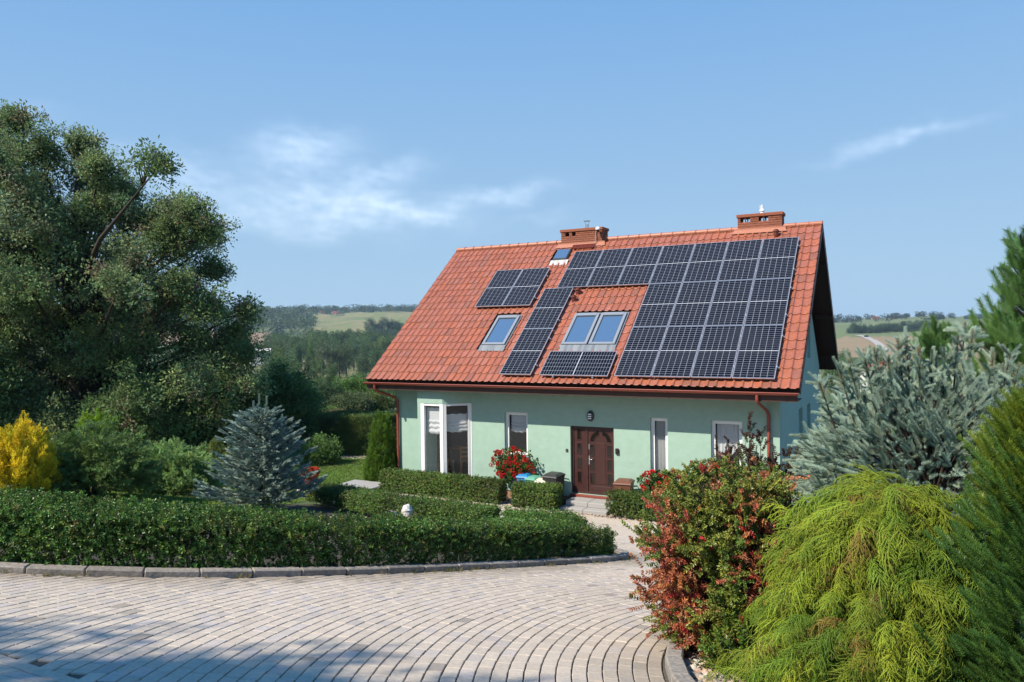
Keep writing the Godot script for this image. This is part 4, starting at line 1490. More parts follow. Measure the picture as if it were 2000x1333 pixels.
func build_chimneys() -> void:
	var bricks := {}
	var defs := [[4.56, 6.15, -5.32, -4.72, 8.77, [[4.74, 0.14], [5.00, 0.13]], false], [10.80, 12.18, -5.30, -4.80, 8.80, [[10.90, 0.13], [11.06, 0.13], [11.47, 0.12], [11.63, 0.12]], true]]
	for q in defs:
		var u0: float = q[0]
		var u1: float = q[1]
		var z0: float = q[2]
		var z1: float = q[3]
		var top: float = q[4]
		var m := MB.new()
		m.span(Vector3(u0 + 0.012, 7.9, z0 + 0.012), Vector3(u1 - 0.012, top - 0.262, z1 - 0.012))
		var ch := part(house, "chimney", m.done(), M.mortar)
		# courses of bricks; the vent openings sit in the two courses under the cap
		var course := 0
		var y := top - 0.102 - 0.0735 * 10
		while y + 0.07 < top - 0.09:
			for side in 4:
				var spans := [[u0, u1]] if side < 2 else [[z0 + 0.122, z1 - 0.122]]
				if side < 2 and y > top - 0.102 - 0.0735 * 2.2:
					spans = []
					var from := u0
					for h in q[5]:
						spans.append([from, h[0]])
						from = h[0] + h[1]
					spans.append([from, u1])
				for sp in spans:
					var p: float = sp[0]
					var first := true
					while p < sp[1] - 0.02:
						var ln: float = minf((0.125 if (first and course % 2) else 0.25), sp[1] - p)
						if sp[1] - p - ln < 0.05: ln = sp[1] - p
						first = false
						var mid := p + ln * 0.5
						var key := "%.3f_%d_%d" % [ln, side / 2, rng.randi() % 3]
						if not bricks.has(key):
							var bm := MB.new()
							var g := rng.randf_range(0.75, 1.15)
							bm.col = Color(0.34 * g, 0.115 * g, 0.065 * g)
							bm.block(Vector3.ZERO, Vector3(ln - 0.010, 0.062, 0.115) if side < 2 else Vector3(0.115, 0.062, ln - 0.010), 0.004)
							bricks[key] = bm.done()
						var pos := Vector3(mid, y + 0.035, (z1 if side == 0 else z0) + (-0.058 if side == 0 else 0.058)) if side < 2 else Vector3((u0 + 0.058) if side == 2 else (u1 - 0.058), y + 0.035, mid)
						part(ch, "brick", bricks[key], M.brick, Transform3D(Basis.IDENTITY, pos))
						p += ln
			course += 1
			y += 0.0735
		m = MB.new()
		m.col = Color(0.36, 0.115, 0.06)
		m.block(Vector3((u0 + u1) * 0.5, top - 0.052, (z0 + z1) * 0.5), Vector3(u1 - u0 + 0.06, 0.10, z1 - z0 + 0.06), 0.008)
		part(ch, "cap", m.done(), M.brick)
		if not q[6]:
			m = MB.new()
			m.span(Vector3(u0 + 0.13, top - 0.258, z0 + 0.13), Vector3(u1 - 0.13, top - 0.105, z1 - 0.20))
			part(ch, "flue", m.done(), M.black)
		# flashing apron at the foot
		m = MB.new()
		var base := 8.36 - (z1 + 4.95) * tan(SLOPE)
		m.span(Vector3(u0 - 0.10, base - 0.02, z1 - 0.02), Vector3(u1 + 0.10, base + 0.10, z1 + 0.025))
		m.quad(Vector3(u0 - 0.16, base - 0.075, z1 + 0.16), Vector3(u1 + 0.16, base - 0.075, z1 + 0.16), Vector3(u1 + 0.10, base + 0.06, z1 + 0.02), Vector3(u0 - 0.10, base + 0.06, z1 + 0.02))
		part(ch, "flashing", m.done(), M.flash)
	# steel cowl on the first, ball-topped vent on the second
	var m := MB.new()
	m.tube([Vector3(5.47, 8.76, -5.0), Vector3(5.47, 8.93, -5.0)], [0.072], 14)
	m.tube([Vector3(5.47, 9.05, -5.0), Vector3(5.47, 9.06, -5.0), Vector3(5.47, 9.075, -5.0)], [0.125, 0.13, 0.02], 14)
	for k in 4:
		var a := k * PI / 2 + 0.4
		m.tube([Vector3(5.47 + cos(a) * 0.07, 8.92, -5.0 + sin(a) * 0.07), Vector3(5.47 + cos(a) * 0.11, 9.05, -5.0 + sin(a) * 0.11)], [0.006], 4)
	part(house, "chimney_cowl", m.done(), M.steel)
	m = MB.new()
	m.lathe(Vector3(11.53, 8.79, -5.05), [Vector2(0.09, 0.0), Vector2(0.06, 0.05), Vector2(0.045, 0.075), Vector2(0.085, 0.10), Vector2(0.085, 0.125), Vector2(0.05, 0.16), Vector2(0.035, 0.18), Vector2(0.032, 0.30), Vector2(0.0, 0.31)], 14)
	m.tube([Vector3(11.47, 8.95, -5.05), Vector3(11.47, 9.10, -5.05)], [0.008], 5)
	part(house, "chimney_cowl", m.done(), M.white)
	# dome camera on a bracket
	var cam := thing("security_camera", "white dome security camera on a thin mast beside the left chimney", "camera", house_t * Transform3D(Basis.IDENTITY, Vector3(6.06, 8.66, -4.55)))
	m = MB.new()
	m.lathe(Vector3.ZERO, [Vector2(0.075, -0.02), Vector2(0.085, 0.0), Vector2(0.08, 0.05), Vector2(0.05, 0.085), Vector2(0.0, 0.095)], 16)
	part(cam, "housing", m.done(), M.white)
	m = MB.new()
	m.lathe(Vector3.ZERO, [Vector2(0.0, -0.085), Vector2(0.04, -0.072), Vector2(0.066, -0.04), Vector2(0.074, -0.02)], 16)
	part(cam, "dome", m.done(), M.dark_glass)
	m = MB.new()
	m.tube([Vector3(0.0, 0.03, -0.05), Vector3(-0.08, 0.02, -0.12), Vector3(-0.13, -0.06, -0.14), Vector3(-0.13, -0.62, -0.02)], [0.014], 7)
	part(cam, "mast", m.done(), M.alu)

func panel_texture() -> ImageTexture:
	var w := 480
	var h := 960
	var im := Image.create_empty(w, h, false, Image.FORMAT_RGB8)
	im.fill(Color(0.100, 0.112, 0.150))
	for k in 24:
		for c in 6:
			var g := rng.randf_range(-0.008, 0.008)
			var y0 := 8 + k * 39 + (10 if k >= 12 else 0)
			im.fill_rect(Rect2i(6 + c * 78, y0, 78, 39), Color(0.56, 0.58, 0.62))
			im.fill_rect(Rect2i(6 + c * 78 + 2, y0 + 2, 74, 36), Color(0.060 + g, 0.070 + g, 0.105 + g))
			for b in 9:
				im.fill_rect(Rect2i(6 + c * 78 + 6 + b * 8, y0 + 2, 1, 36), Color(0.115, 0.125, 0.155))
	im.fill_rect(Rect2i(6, 8 + 12 * 39, 468, 10), Color(0.66, 0.68, 0.71))
	im.generate_mipmaps()
	return ImageTexture.create_from_image(im)

func build_panels(rt: Transform3D) -> void:
	var pm := StandardMaterial3D.new()
	pm.albedo_texture = panel_texture()
	pm.roughness = 0.16
	pm.metallic_specular = 0.26
	var pw := 1.038
	var ph := 2.094
	var list := []
	var nth := ["nearest the gable edge", "second from the gable edge", "third from the gable edge", "fourth from the gable edge", "fifth from the gable edge", "sixth from the gable edge", "farthest from the gable edge"]
	for c in 7: list.append([5.36 + c * 1.059, 0.90, false, 0, nth[6 - c]])
	for r in 2:
		for c in 4: list.append([8.537 + c * 1.059, 3.014 + r * 2.114, false, 1 + r, nth[3 - c] if c > 0 else nth[6]])
	for c in 2: list.append([2.585 + c * 1.059, 1.80, false, 3, "nearer the column" if c else "nearer the left verge"])
	for r in 2: list.append([4.93, 3.03 + r * 2.110, false, 4, "nearer the gutter" if r else "nearer the ridge"])
	list.append([6.25, 6.20, true, 5, ""])
	var labels := ["solar panel in the top row below the ridge, ", "solar panel in the middle row of the array, ", "solar panel in the bottom row of the array, ",
		"solar panel of the pair above the single skylight, ", "solar panel in the column beside the double skylight, ", "black solar panel lying lengthwise below the double skylight"]
	var groups := ["top row of solar panels", "middle row of solar panels", "bottom row of solar panels", "separate pair of solar panels", "column of two solar panels", ""]
	var fm := MB.new()
	for x in [0.0, pw - 0.012]: fm.span(Vector3(x, -0.034, 0), Vector3(x + 0.012, 0.0, ph))
	for z in [0.0, ph - 0.012]: fm.span(Vector3(0.012, -0.034, z), Vector3(pw - 0.012, 0.0, z + 0.012))
	var frame := fm.done()
	var cm := MB.new()
	cm.quad(Vector3(0.012, -0.003, ph - 0.012), Vector3(pw - 0.012, -0.003, ph - 0.012), Vector3(pw - 0.012, -0.003, 0.012), Vector3(0.012, -0.003, 0.012), Rect2(0, 0, 1, 1))
	var cells := cm.done()
	var bm := MB.new()
	bm.span(Vector3(0.012, -0.030, 0.012), Vector3(pw - 0.012, -0.006, ph - 0.012))
	var backing := bm.done()
	var rm := MB.new()
	rm.span(Vector3(-0.03, -0.078, 0), Vector3(pw + 0.06, -0.036, 0.04))
	var rail := rm.done()
	var kl := MB.new()
	kl.block(Vector3(0, -0.012, 0), Vector3(0.028, 0.03, 0.06), 0.004)
	kl.span(Vector3(-0.008, -0.085, -0.02), Vector3(0.008, -0.028, 0.02))
	var clamp := kl.done()
	for q in list:
		var b := Basis.IDENTITY
		var p := Vector3(q[0], 0.128, q[1])
		if q[2]:
			b = Basis(Vector3.BACK, Vector3.UP, Vector3.LEFT)
			p.x += ph
		var t := thing("solar_panel", labels[q[3]] + q[4], "solar panel", house_t * rt * Transform3D(b, p), groups[q[3]])
		part(t, "frame", frame, M.frame)
		part(t, "cell_sheet", cells, pm)
		part(t, "backing", backing, M.black)
		for z in [0.42, ph - 0.46]:
			part(t, "mounting_rail", rail, M.alu, Transform3D(Basis.IDENTITY, Vector3(0, 0, z)))
			part(t, "clamp", clamp, M.alu, Transform3D(Basis.IDENTITY, Vector3(pw + 0.014, 0, z + 0.02)))

# ---------------------------------------------------------------- things along the house front
func bin(at: Vector3, turn: float, size: Vector3, body: Material, lid: Material, label: String) -> void:
	var t := thing("wheelie_bin", label, "bin", house_t * Transform3D(Basis(Vector3.UP, turn), at), "bins along the house front")
	var m := MB.new()
	var w := size.x * 0.5
	var d := size.z * 0.5
	var h := size.y
	var lo := [Vector3(-w * 0.78, 0.05, d * 0.75), Vector3(w * 0.78, 0.05, d * 0.75), Vector3(w * 0.78, 0.05, -d * 0.75), Vector3(-w * 0.78, 0.05, -d * 0.75)]
	var hi := [Vector3(-w, h * 0.9, d), Vector3(w, h * 0.9, d), Vector3(w, h * 0.9, -d), Vector3(-w, h * 0.9, -d)]
	for k in 4: m.quad(lo[k], lo[(k + 1) % 4], hi[(k + 1) % 4], hi[k])
	m.quad(lo[3], lo[2], lo[1], lo[0])
	for k in 4:
		var a: Vector3 = hi[k]
		var b: Vector3 = hi[(k + 1) % 4]
		m.tube([a, b], [0.014], 6)
	part(t, "body", m.done(), body)
	m = MB.new()
	var e := 0.025
	var y0 := h * 0.905
	var q := [Vector3(-w - e, y0, d + e), Vector3(w + e, y0, d + e), Vector3(w + e, y0 + 0.02, -d - e), Vector3(-w - e, y0 + 0.02, -d - e)]
	var r := [Vector3(-w - e + 0.015, y0 + 0.035, d + e - 0.015), Vector3(w + e - 0.015, y0 + 0.035, d + e - 0.015), Vector3(w + e - 0.015, y0 + 0.055, -d - e + 0.015), Vector3(-w - e + 0.015, y0 + 0.055, -d - e + 0.015)]
	var p := [Vector3(-w * 0.7, h, d * 0.6), Vector3(w * 0.7, h, d * 0.6), Vector3(w * 0.7, h + 0.01, -d * 0.7), Vector3(-w * 0.7, h + 0.01, -d * 0.7)]
	for k in 4:
		m.quad(q[k], q[(k + 1) % 4], r[(k + 1) % 4], r[k])
		m.quad(r[k], r[(k + 1) % 4], p[(k + 1) % 4], p[k])
	m.quad(p[0], p[1], p[2], p[3])
	m.quad(q[3], q[2], q[1], q[0])
	part(t, "lid", m.done(), lid)
	m = MB.new()
	m.tube([Vector3(-w * 0.7, h * 0.93, -d - 0.02), Vector3(-w * 0.7, h * 0.93, -d - 0.09), Vector3(w * 0.7, h * 0.93, -d - 0.09), Vector3(w * 0.7, h * 0.93, -d - 0.02)], [0.014], 6)
	part(t, "handle", m.done(), lid)
	for s in [-1.0, 1.0]:
		m = MB.new()
		m.tube([Vector3(s * w * 0.8, 0.10, -d * 0.8), Vector3(s * (w * 0.8 + 0.045), 0.10, -d * 0.8)], [0.10], 14)
		part(t, "wheel", m.done(), M.black)

func flower_box(at: Vector3, length: float, label: String, spread_r: Vector3, lift: float, blooms: int) -> void:
	var t := thing("flower_box", label, "flower box", house_t * Transform3D(Basis.IDENTITY, at), "geranium boxes under the front windows")
	var m := MB.new()
	m.block(Vector3.ZERO, Vector3(length, 0.17, 0.18), 0.012)
	part(t, "trough", m.done(), M.vent)
	var lv := []
	var bl := []
	for q in blob(Vector3(0, lift, 0.10), spread_r, 200, 0.25, 0.7, -0.95):
		lv.append([q[0], (q[1] + Vector3(0, 0.2, 0.5)).normalized(), rng.randf_range(0.6, 1.1), jitter(Color(0.075, 0.15, 0.03), 0.25)])
	for q in blob(Vector3(0, lift - 0.02, 0.14), spread_r * 1.03, blooms, 0.25, 0.25, -0.9):
		if q[1].z < -0.3: continue
		bl.append([q[0], (q[1] + Vector3(0, 0.3, 0.4)).normalized(), rng.randf_range(0.8, 1.5), jitter(Color(0.62, 0.018, 0.020), 0.18, 0.05)])
	plant_parts(t, "leaves", [M.round_leaf], M.leaf, lv)
	plant_parts(t, "flowers", [M.bloom], M.petal, bl)
	m = MB.new()
	for k in 26:
		var x := rng.randf_range(-0.5, 0.5) * length
		var p := Vector3(x, 0.05, 0.1)
		m.tube([p, p + Vector3(rng.randfn(0, 0.06), 0.02, 0.14), p + Vector3(rng.randfn(0, 0.12), -rng.randf_range(0.1, 0.5), 0.20)], [0.005, 0.004, 0.002], 3, false)
	part(t, "stems", m.done(), M.stem_green)

func chair(at: Vector3, turn: float) -> void:
	var t := thing("dining_chair", "orange wooden dining chair with slatted back behind the bay window", "chair", house_t * Transform3D(Basis(Vector3.UP, turn), at), "dining chairs behind the bay window")
	for s in [-1.0, 1.0]:
		var m := MB.new()
		m.tube([Vector3(s * 0.19, 0.0, 0.19), Vector3(s * 0.18, 0.44, 0.18)], [0.017, 0.021], 7)
		part(t, "leg", m.done(), M.orange_wood)
		m = MB.new()
		m.tube([Vector3(s * 0.18, 0.0, -0.22), Vector3(s * 0.18, 0.45, -0.18), Vector3(s * 0.19, 0.98, -0.25)], [0.018, 0.022, 0.018], 7)
		part(t, "leg", m.done(), M.orange_wood)
	var m := MB.new()
	m.block(Vector3(0, 0.455, 0), Vector3(0.44, 0.035, 0.42), 0.012)
	part(t, "seat", m.done(), M.orange_wood)
	for k in 3:
		m = MB.new()
		m.block(Vector3(0, 0.62 + k * 0.15, -0.205 - k * 0.02), Vector3(0.36, 0.055, 0.018), 0.006)
		part(t, "backrest", m.done(), M.orange_wood)
	m = MB.new()
	for s in [-1.0, 1.0]: m.tube([Vector3(s * 0.185, 0.18, 0.19), Vector3(s * 0.18, 0.18, -0.21)], [0.010], 6)
	m.tube([Vector3(-0.185, 0.25, 0.19), Vector3(0.185, 0.25, 0.19)], [0.010], 6)
	part(t, "stretcher", m.done(), M.orange_wood)

func build_front_things() -> void:
	M.stem_green = mat(0.07, 0.12, 0.03, 0.7)
	var blue := mat(0.02, 0.20, 0.45, 0.4)
	var green := mat(0.11, 0.33, 0.24, 0.4)
	var yellow := mat(0.55, 0.46, 0.14, 0.45)
	var cream := mat(0.62, 0.57, 0.46, 0.5)
	var anth := mat(0.028, 0.029, 0.031, 0.5)
	var brown := mat(0.14, 0.055, 0.032, 0.5)
	bin(Vector3(5.60, 0, 0.45), 0.05, Vector3(0.34, 0.88, 0.36), blue, blue, "small bright blue bin behind the short hedge beside the door")
	bin(Vector3(5.92, 0, 0.50), -0.15, Vector3(0.33, 0.84, 0.36), green, green, "small pale green bin between the blue and the yellow bin")
	bin(Vector3(6.22, 0, 0.58), 0.2, Vector3(0.30, 0.80, 0.34), yellow, cream, "small yellow bin with cream lid beside the black bin")
	bin(Vector3(6.56, 0, 0.47), -0.1, Vector3(0.46, 0.98, 0.50), anth, anth, "large anthracite wheelie bin standing left of the front door")
	bin(Vector3(8.72, 0, 0.50), 0.12, Vector3(0.46, 0.97, 0.48), brown, brown, "brown wheelie bin standing right of the front door steps")
	flower_box(Vector3(5.12, 1.20, 0.16), 1.0, "overflowing red geranium box under the window beside the bay", Vector3(0.70, 0.52, 0.24), -0.14, 130)
	flower_box(Vector3(9.60, 0.84, 0.16), 0.75, "red geranium box under the narrow window right of the door", Vector3(0.46, 0.42, 0.22), 0.0, 60)
	flower_box(Vector3(11.35, 1.22, 0.16), 1.0, "red geranium box under the window nearest the right downpipe", Vector3(0.62, 0.34, 0.22), 0.08, 80)
	chair(Vector3(2.05, 0.405, -0.75), 2.6)
	chair(Vector3(2.75, 0.405, -0.95), -2.7)
	chair(Vector3(3.6, 0.405, -1.7), -1.6)
	var t := thing("dining_table", "dark wooden dining table in the bay window room", "table", house_t * Transform3D(Basis.IDENTITY, Vector3(2.5, 0.405, -1.75)))
	var m := MB.new()
	m.block(Vector3(0, 0.75, 0), Vector3(1.5, 0.04, 0.9), 0.01)
	part(t, "tabletop", m.done(), M.orange_wood)
	for sx in [-1.0, 1.0]:
		for sz in [-1.0, 1.0]:
			m = MB.new()
			m.tube([Vector3(sx * 0.66, 0, sz * 0.38), Vector3(sx * 0.66, 0.73, sz * 0.38)], [0.03], 8)
			part(t, "leg", m.done(), M.orange_wood)
	# clipped hedges before the wall, pebbles round them
	var L := func(u: float, n: float):
		var p: Vector3 = house_t * Vector3(u, 0, n)
		return Vector2(p.x, p.z)
	var tint := Color(0.095, 0.165, 0.035)
	hedge("box_hedge", "long low clipped hedge below the bay window", [L.call(0.75, 1.12), L.call(3.0, 1.18), L.call(5.1, 1.22)], -1.0, 0.55, 0.60, 900, tint, M.box_twig, 1.15, "low hedges before the house front")
	hedge("box_hedge", "short clipped hedge screening the row of bins", [L.call(5.62, 1.26), L.call(6.3, 1.26), L.call(6.95, 1.26)], -1.0, 0.55, 0.60, 900, tint, M.box_twig, 1.15, "low hedges before the house front")
	hedge("box_hedge", "short clipped hedge right of the front steps", [L.call(8.50, 1.30), L.call(9.4, 1.28), L.call(10.4, 1.26)], -1.0, 0.55, 0.60, 900, tint, M.box_twig, 1.15, "low hedges before the house front")
	var pat := []
	var pcol := []
	for k in 2600:
		var u := rng.randf_range(0.3, 12.8)
		var n := rng.randf_range(0.02, 1.75)
		if u > 6.95 and u < 8.42 and n < 1.05: continue
		if n > 1.3 and rng.randf() < 0.6: continue
		var p: Vector2 = L.call(u, n)
		var s := rng.randf_range(0.018, 0.042)
		pat.append(Transform3D(turned((Vector3.UP + any_dir() * 0.3).normalized(), rng.randf() * TAU).scaled_local(Vector3.ONE * s), Vector3(p.x, plane_y(p.x, p.y) + s * 0.25 - 0.02, p.y)))
		pcol.append(jitter(Color(0.46, 0.36, 0.29), 0.2, 0.05))
	var pb := spread(self, "pebbles", M.pebble, M.stone, pat, pcol, true)
	pb.set_meta("label", "pinkish pebble strip along the house wall between the hedges")
	pb.set_meta("category", "pebbles")
	var strip := MB.new()
	strip.col = Color(0.30, 0.24, 0.19)
	var prev := []
	for k in 26:
		var row := []
		for j in 4:
			var p: Vector2 = L.call(0.3 + k * 0.5, [0.0, 0.6, 1.2, 1.72][j])
			row.append(Vector3(p.x, plane_y(p.x, p.y) - 0.03 + (0.0 if j < 3 else -0.03), p.y))
		if k > 0:
			for j in 3: strip.quad(prev[j + 1], row[j + 1], row[j], prev[j])
		prev = row
	setting("gravel_bed", strip.done(), M.stone)

# ---------------------------------------------------------------- garden left of the drive
func cone_plant(at: Vector3, h: float, r: float, count: int, power: float) -> Array:
	var out := []
	for k in count:
		var f := 1.0 - sqrt(rng.randf())
		var a := rng.randf() * TAU
		var rr := r * pow(1.0 - f, power) * (0.93 + 0.22 * noise.get_noise_3d(cos(a) * 60, f * 160, sin(a) * 60))
		rr *= 1.0 - 0.3 * pow(rng.randf(), 2.0)
		out.append([at + Vector3(cos(a) * rr, f * h, sin(a) * rr), Vector3(cos(a), 0.35, sin(a)).normalized(), f])
	return out

func stem_of(t: Node, h: float, r: float, lean := 0.0) -> void:
	var m := MB.new()
	m.tube([Vector3(0, -0.1, 0), Vector3(lean * 0.4, h * 0.5, 0), Vector3(lean, h, 0)], [r, r * 0.7, r * 0.25], 8)
	part(t, "trunk", m.done(), M.bark)

# branching conifer: whorls of boughs, each set with shoots
func spruce(t: Node, h: float, base_r: float, meshes: Array, mt: Material, c: Color, whorls: int, per: int, shoots: int, sc: float, power := 0.8, flat_top := 0.0) -> void:
	var list := []
	var bm := MB.new()
	for w in whorls:
		var f := w / float(whorls - 1)
		var y := h * (0.03 + 0.95 * f)
		var reach := base_r * pow(1.0 - f * (1.0 - flat_top), power)
		var n := int(per * (0.35 + 0.65 * (1.0 - f))) + 3
		for b in n:
			var a := TAU * (b + rng.randf() * 0.8) / n + w * 1.3
			var dir := Vector3(cos(a), 0, sin(a))
			var ln := reach * rng.randf_range(0.62, 1.14)
			var tip := Vector3(0, y + ln * (0.28 + 0.30 * f) + rng.randfn(0, 0.03), 0) + dir * ln
			var root := Vector3(0, y, 0)
			bm.tube([root, root.lerp(tip, 0.55) + Vector3(0, -0.06 * ln, 0), tip], [0.012, 0.008, 0.003], 4, false)
			var k := int(shoots * (0.35 + ln / base_r))
			for s in k:
				var g := pow(rng.randf(), 0.6)
				var p := root.lerp(tip, g) + Vector3(0, -0.06 * ln * sin(g * PI), 0)
				var side := dir.cross(Vector3.UP) * rng.randfn(0, 0.65)
				var d := (dir * 0.9 + side + Vector3(0, rng.randf_range(0.05, 0.75), 0)).normalized()
				p += Vector3(rng.randfn(0, 0.05), rng.randfn(0, 0.04), rng.randfn(0, 0.05)) * (1.2 - g)
				list.append([p, d, sc * rng.randf_range(0.65, 1.1), jitter(c, 0.14, 0.05)])
			list.append([tip, (dir + Vector3(0, 0.45, 0)).normalized(), sc * 1.15, jitter(c, 0.1, 0.05)])
	plant_parts(t, "shoots", meshes, mt, list)
	part(t, "boughs", bm.done(), M.bark)

func build_garden() -> void:
	# the hedge behind the kerb, with the bed it encloses
	var hf := []
	var kl := smooth_line(kerb_line)
	for k in kl.size():
		var p: Vector2 = kl[k]
		if p.x < -9.0 or k > kl.size() - 20: continue
		var d: Vector2 = (kl[mini(k + 1, kl.size() - 1)] - kl[maxi(k - 1, 0)]).normalized()
		hf.append(p + Vector2(d.y, -d.x) * 0.17)
	hedge("garden_hedge", "long dark clipped hedge curving behind the concrete kerb", hf, -1.0, 0.80, 0.58, 1150, Color(0.092, 0.190, 0.036), M.box_twig, 1.0, "", -99.0, 0.42)
	hedge("garden_hedge", "clipped hedge along the paved path, behind the curved hedge", [Vector2(-5.6, -20.0), Vector2(-4.2, -18.1), Vector2(-2.6, -16.1), Vector2(-0.70, -13.9)], -1.0, 0.6, 0.38, 900, Color(0.105, 0.190, 0.040), M.box_twig, 1.15)
	hedge("garden_hedge", "short block of clipped hedge joined to the curved hedge's end", [Vector2(0.0, -11.75), Vector2(0.6, -11.9), Vector2(1.25, -12.2)], -1.0, 0.65, 0.48, 900, Color(0.100, 0.200, 0.040), M.box_twig, 1.1)
	# white boulder
	var t := thing("boulder", "white rounded boulder at the foot of the path hedge", "boulder", Transform3D(Basis.IDENTITY, at_px(795, 991, 15.2)))
	var m := MB.new()
	m.col = Color(0.74, 0.72, 0.68)
	m.rock(Vector3(0, -0.09, 0), Vector3(0.115, 0.145, 0.11), noise, 4.0, 0.30, 12, 18)
	part(t, "stone", m.done(), M.stone)
	# blue spruce on the lawn
	var p := stand(505, 17.7)
	t = thing("blue_spruce", "small blue spruce with spiky tops standing on the lawn", "tree", Transform3D(Basis.IDENTITY, p))
	stem_of(t, 2.2, 0.05)
	spruce(t, 2.25, 1.28, M.blue_small, M.needle, Color(0.26, 0.365, 0.325), 16, 14, 24, 1.0, 0.55)
	var tops := []
	for q in [Vector3(-0.02, 2.1, 0), Vector3(0.16, 2.0, 0), Vector3(-0.12, 1.95, 0.1), Vector3(0.55, 1.62, 0.1), Vector3(-0.5, 1.6, 0)]:
		for k in 5: tops.append([q + Vector3(0, k * 0.09, 0), (Vector3.UP * 2.0 + any_dir() * (0.9 if k < 4 else 0.1)).normalized(), 0.9 if k < 4 else 1.25, jitter(Color(0.26, 0.35, 0.31), 0.1)])
	plant_parts(t, "shoots", M.blue_small, M.needle, tops)
	# golden and green junipers
	var defs := [["golden_juniper", "bright golden yellow conifer with upright tufts behind the hedge", 30.0, 15.6, Vector3(0.56, 1.26, 0.6), Color(0.76, 0.62, 0.035), 800, 1.0],
		["juniper", "broad dark green juniper between the golden conifer and the low one", 172.0, 17.0, Vector3(1.18, 1.36, 1.0), Color(0.175, 0.275, 0.085), 1700, 0.12],
		["golden_juniper", "small lime green conifer peeping over the dark juniper", 178.0, 19.2, Vector3(0.48, 1.72, 0.45), Color(0.28, 0.44, 0.03), 500, 0.8],
		["juniper", "low spreading grey green juniper at the lawn's edge", 322.0, 19.8, Vector3(1.16, 1.12, 0.9), Color(0.28, 0.43, 0.15), 1500, 0.15],
		["juniper", "small yellow green juniper beside the blue spruce", 415.0, 21.6, Vector3(0.62, 1.18, 0.6), Color(0.19, 0.24, 0.06), 600, 0.3],
		["juniper", "tall dark yew bush standing behind the golden conifer", -30.0, 16.4, Vector3(0.6, 1.3, 0.6), Color(0.03, 0.07, 0.025), 500, 0.3]]
	for q in defs:
		p = stand(q[2], q[3])
		t = thing(q[0], q[1], "shrub", Transform3D(Basis.IDENTITY, p))
		var list := []
		var r: Vector3 = q[4]
		for s in blob(Vector3(0, r.y * 0.30, 0), Vector3(r.x, r.y * 0.70, r.z), q[6], 0.34, 0.45, -0.35, 1.6):
			var d: Vector3 = (s[1] * (1.0 - q[7] * 0.6) + Vector3.UP * (0.25 + q[7]) + any_dir() * 0.35)
			if q[7] < 0.2: d = Vector3(s[1].x, 0.28, s[1].z) + any_dir() * 0.35
			list.append([s[0], d.normalized(), rng.randf_range(0.7, 1.25), jitter(q[5], 0.2, 0.05)])
		if q[7] > 0.7:
			for k in 9:
				var a := rng.randf() * TAU
				var b := Vector3(cos(a), 0, sin(a)) * r.x * rng.randf_range(0.1, 0.75)
				for j in 14: list.append([b + Vector3(rng.randfn(0, 0.04), r.y * rng.randf_range(0.6, 0.98), rng.randfn(0, 0.04)), (Vector3.UP + any_dir() * 0.35).normalized(), rng.randf_range(0.6, 1.0), jitter(q[5], 0.15, 0.05)])
		plant_parts(t, "foliage", M.spray, M.matte_leaf, list)
		m = MB.new()
		for k in 14:
			var a := rng.randf() * TAU
			m.tube([Vector3(0, -0.1, 0), Vector3(cos(a) * r.x * 0.4, r.y * 0.4, sin(a) * r.z * 0.4), Vector3(cos(a) * r.x * 0.8, r.y * rng.randf_range(0.5, 0.8), sin(a) * r.z * 0.8)], [0.03, 0.018, 0.006], 5, false)
		part(t, "branches", m.done(), M.bark)
	# arborvitae at the house corner
	p = Vector3(-4.40, 0, -25.0)
	t = thing("arborvitae", "slender bright green arborvitae at the house's left corner", "tree", Transform3D(Basis.IDENTITY, p))
	stem_of(t, 2.0, 0.05)
	var tl := []
	for q in cone_plant(Vector3.ZERO, 2.52, 0.60, 1700, 0.62):
		var low: float = smoothstep(0.0, 0.12, q[2]) * 0.25 + 0.75
		tl.append([Vector3(q[0].x * low, q[0].y, q[0].z * low), (q[1] + Vector3.UP * 1.3 + any_dir() * 0.3).normalized(), rng.randf_range(0.55, 0.9), jitter(Color(0.145, 0.26, 0.03), 0.18)])
	plant_parts(t, "foliage", M.spray, M.matte_leaf, tl)
	# tall clipped hedge behind the lawn
	hedge("tall_hedge", "tall rounded clipped hedge at the far edge of the lawn", [Vector2(-8.6, -32.6), Vector2(-7.2, -31.4), Vector2(-5.4, -31.2), Vector2(-3.6, -31.0)], -1.0, 1.7, 1.60, 330, Color(0.095, 0.16, 0.045), M.shrub_ball, 0.62, "", 0.0)
	var pv := []
	var pc := []
	for k in 700:
		var f := rng.randf()
		var q := Vector2(-8.4, -31.4).lerp(Vector2(-4.6, -30.4), f) + Vector2(0, rng.randf_range(-0.5, 0.35))
		var s := rng.randf_range(0.03, 0.07)
		pv.append(Transform3D(turned((Vector3.UP + any_dir() * 0.3).normalized(), rng.randf() * TAU).scaled_local(Vector3.ONE * s), Vector3(q.x, plane_y(q.x, q.y) - 0.06, q.y)))
		pc.append(jitter(Color(0.40, 0.34, 0.28), 0.2, 0.05))
	var pb := spread(self, "pebbles", M.pebble, M.stone, pv, pc, true)
	pb.set_meta("label", "pebble strip between the lawn and the tall hedge")
	pb.set_meta("category", "pebbles")
	# concrete lid on short posts, round slab, white edging
	t = thing("well_cover", "pale square concrete lid raised on short posts beside the lawn", "cover", Transform3D(Basis(Vector3.UP, -0.47), Vector3(-4.95, 0.03, -23.95)))
	m = MB.new()
	m.block(Vector3(0, 0.20, 0), Vector3(1.42, 0.05, 1.28), 0.008)
	part(t, "lid", m.done(), M.granite)
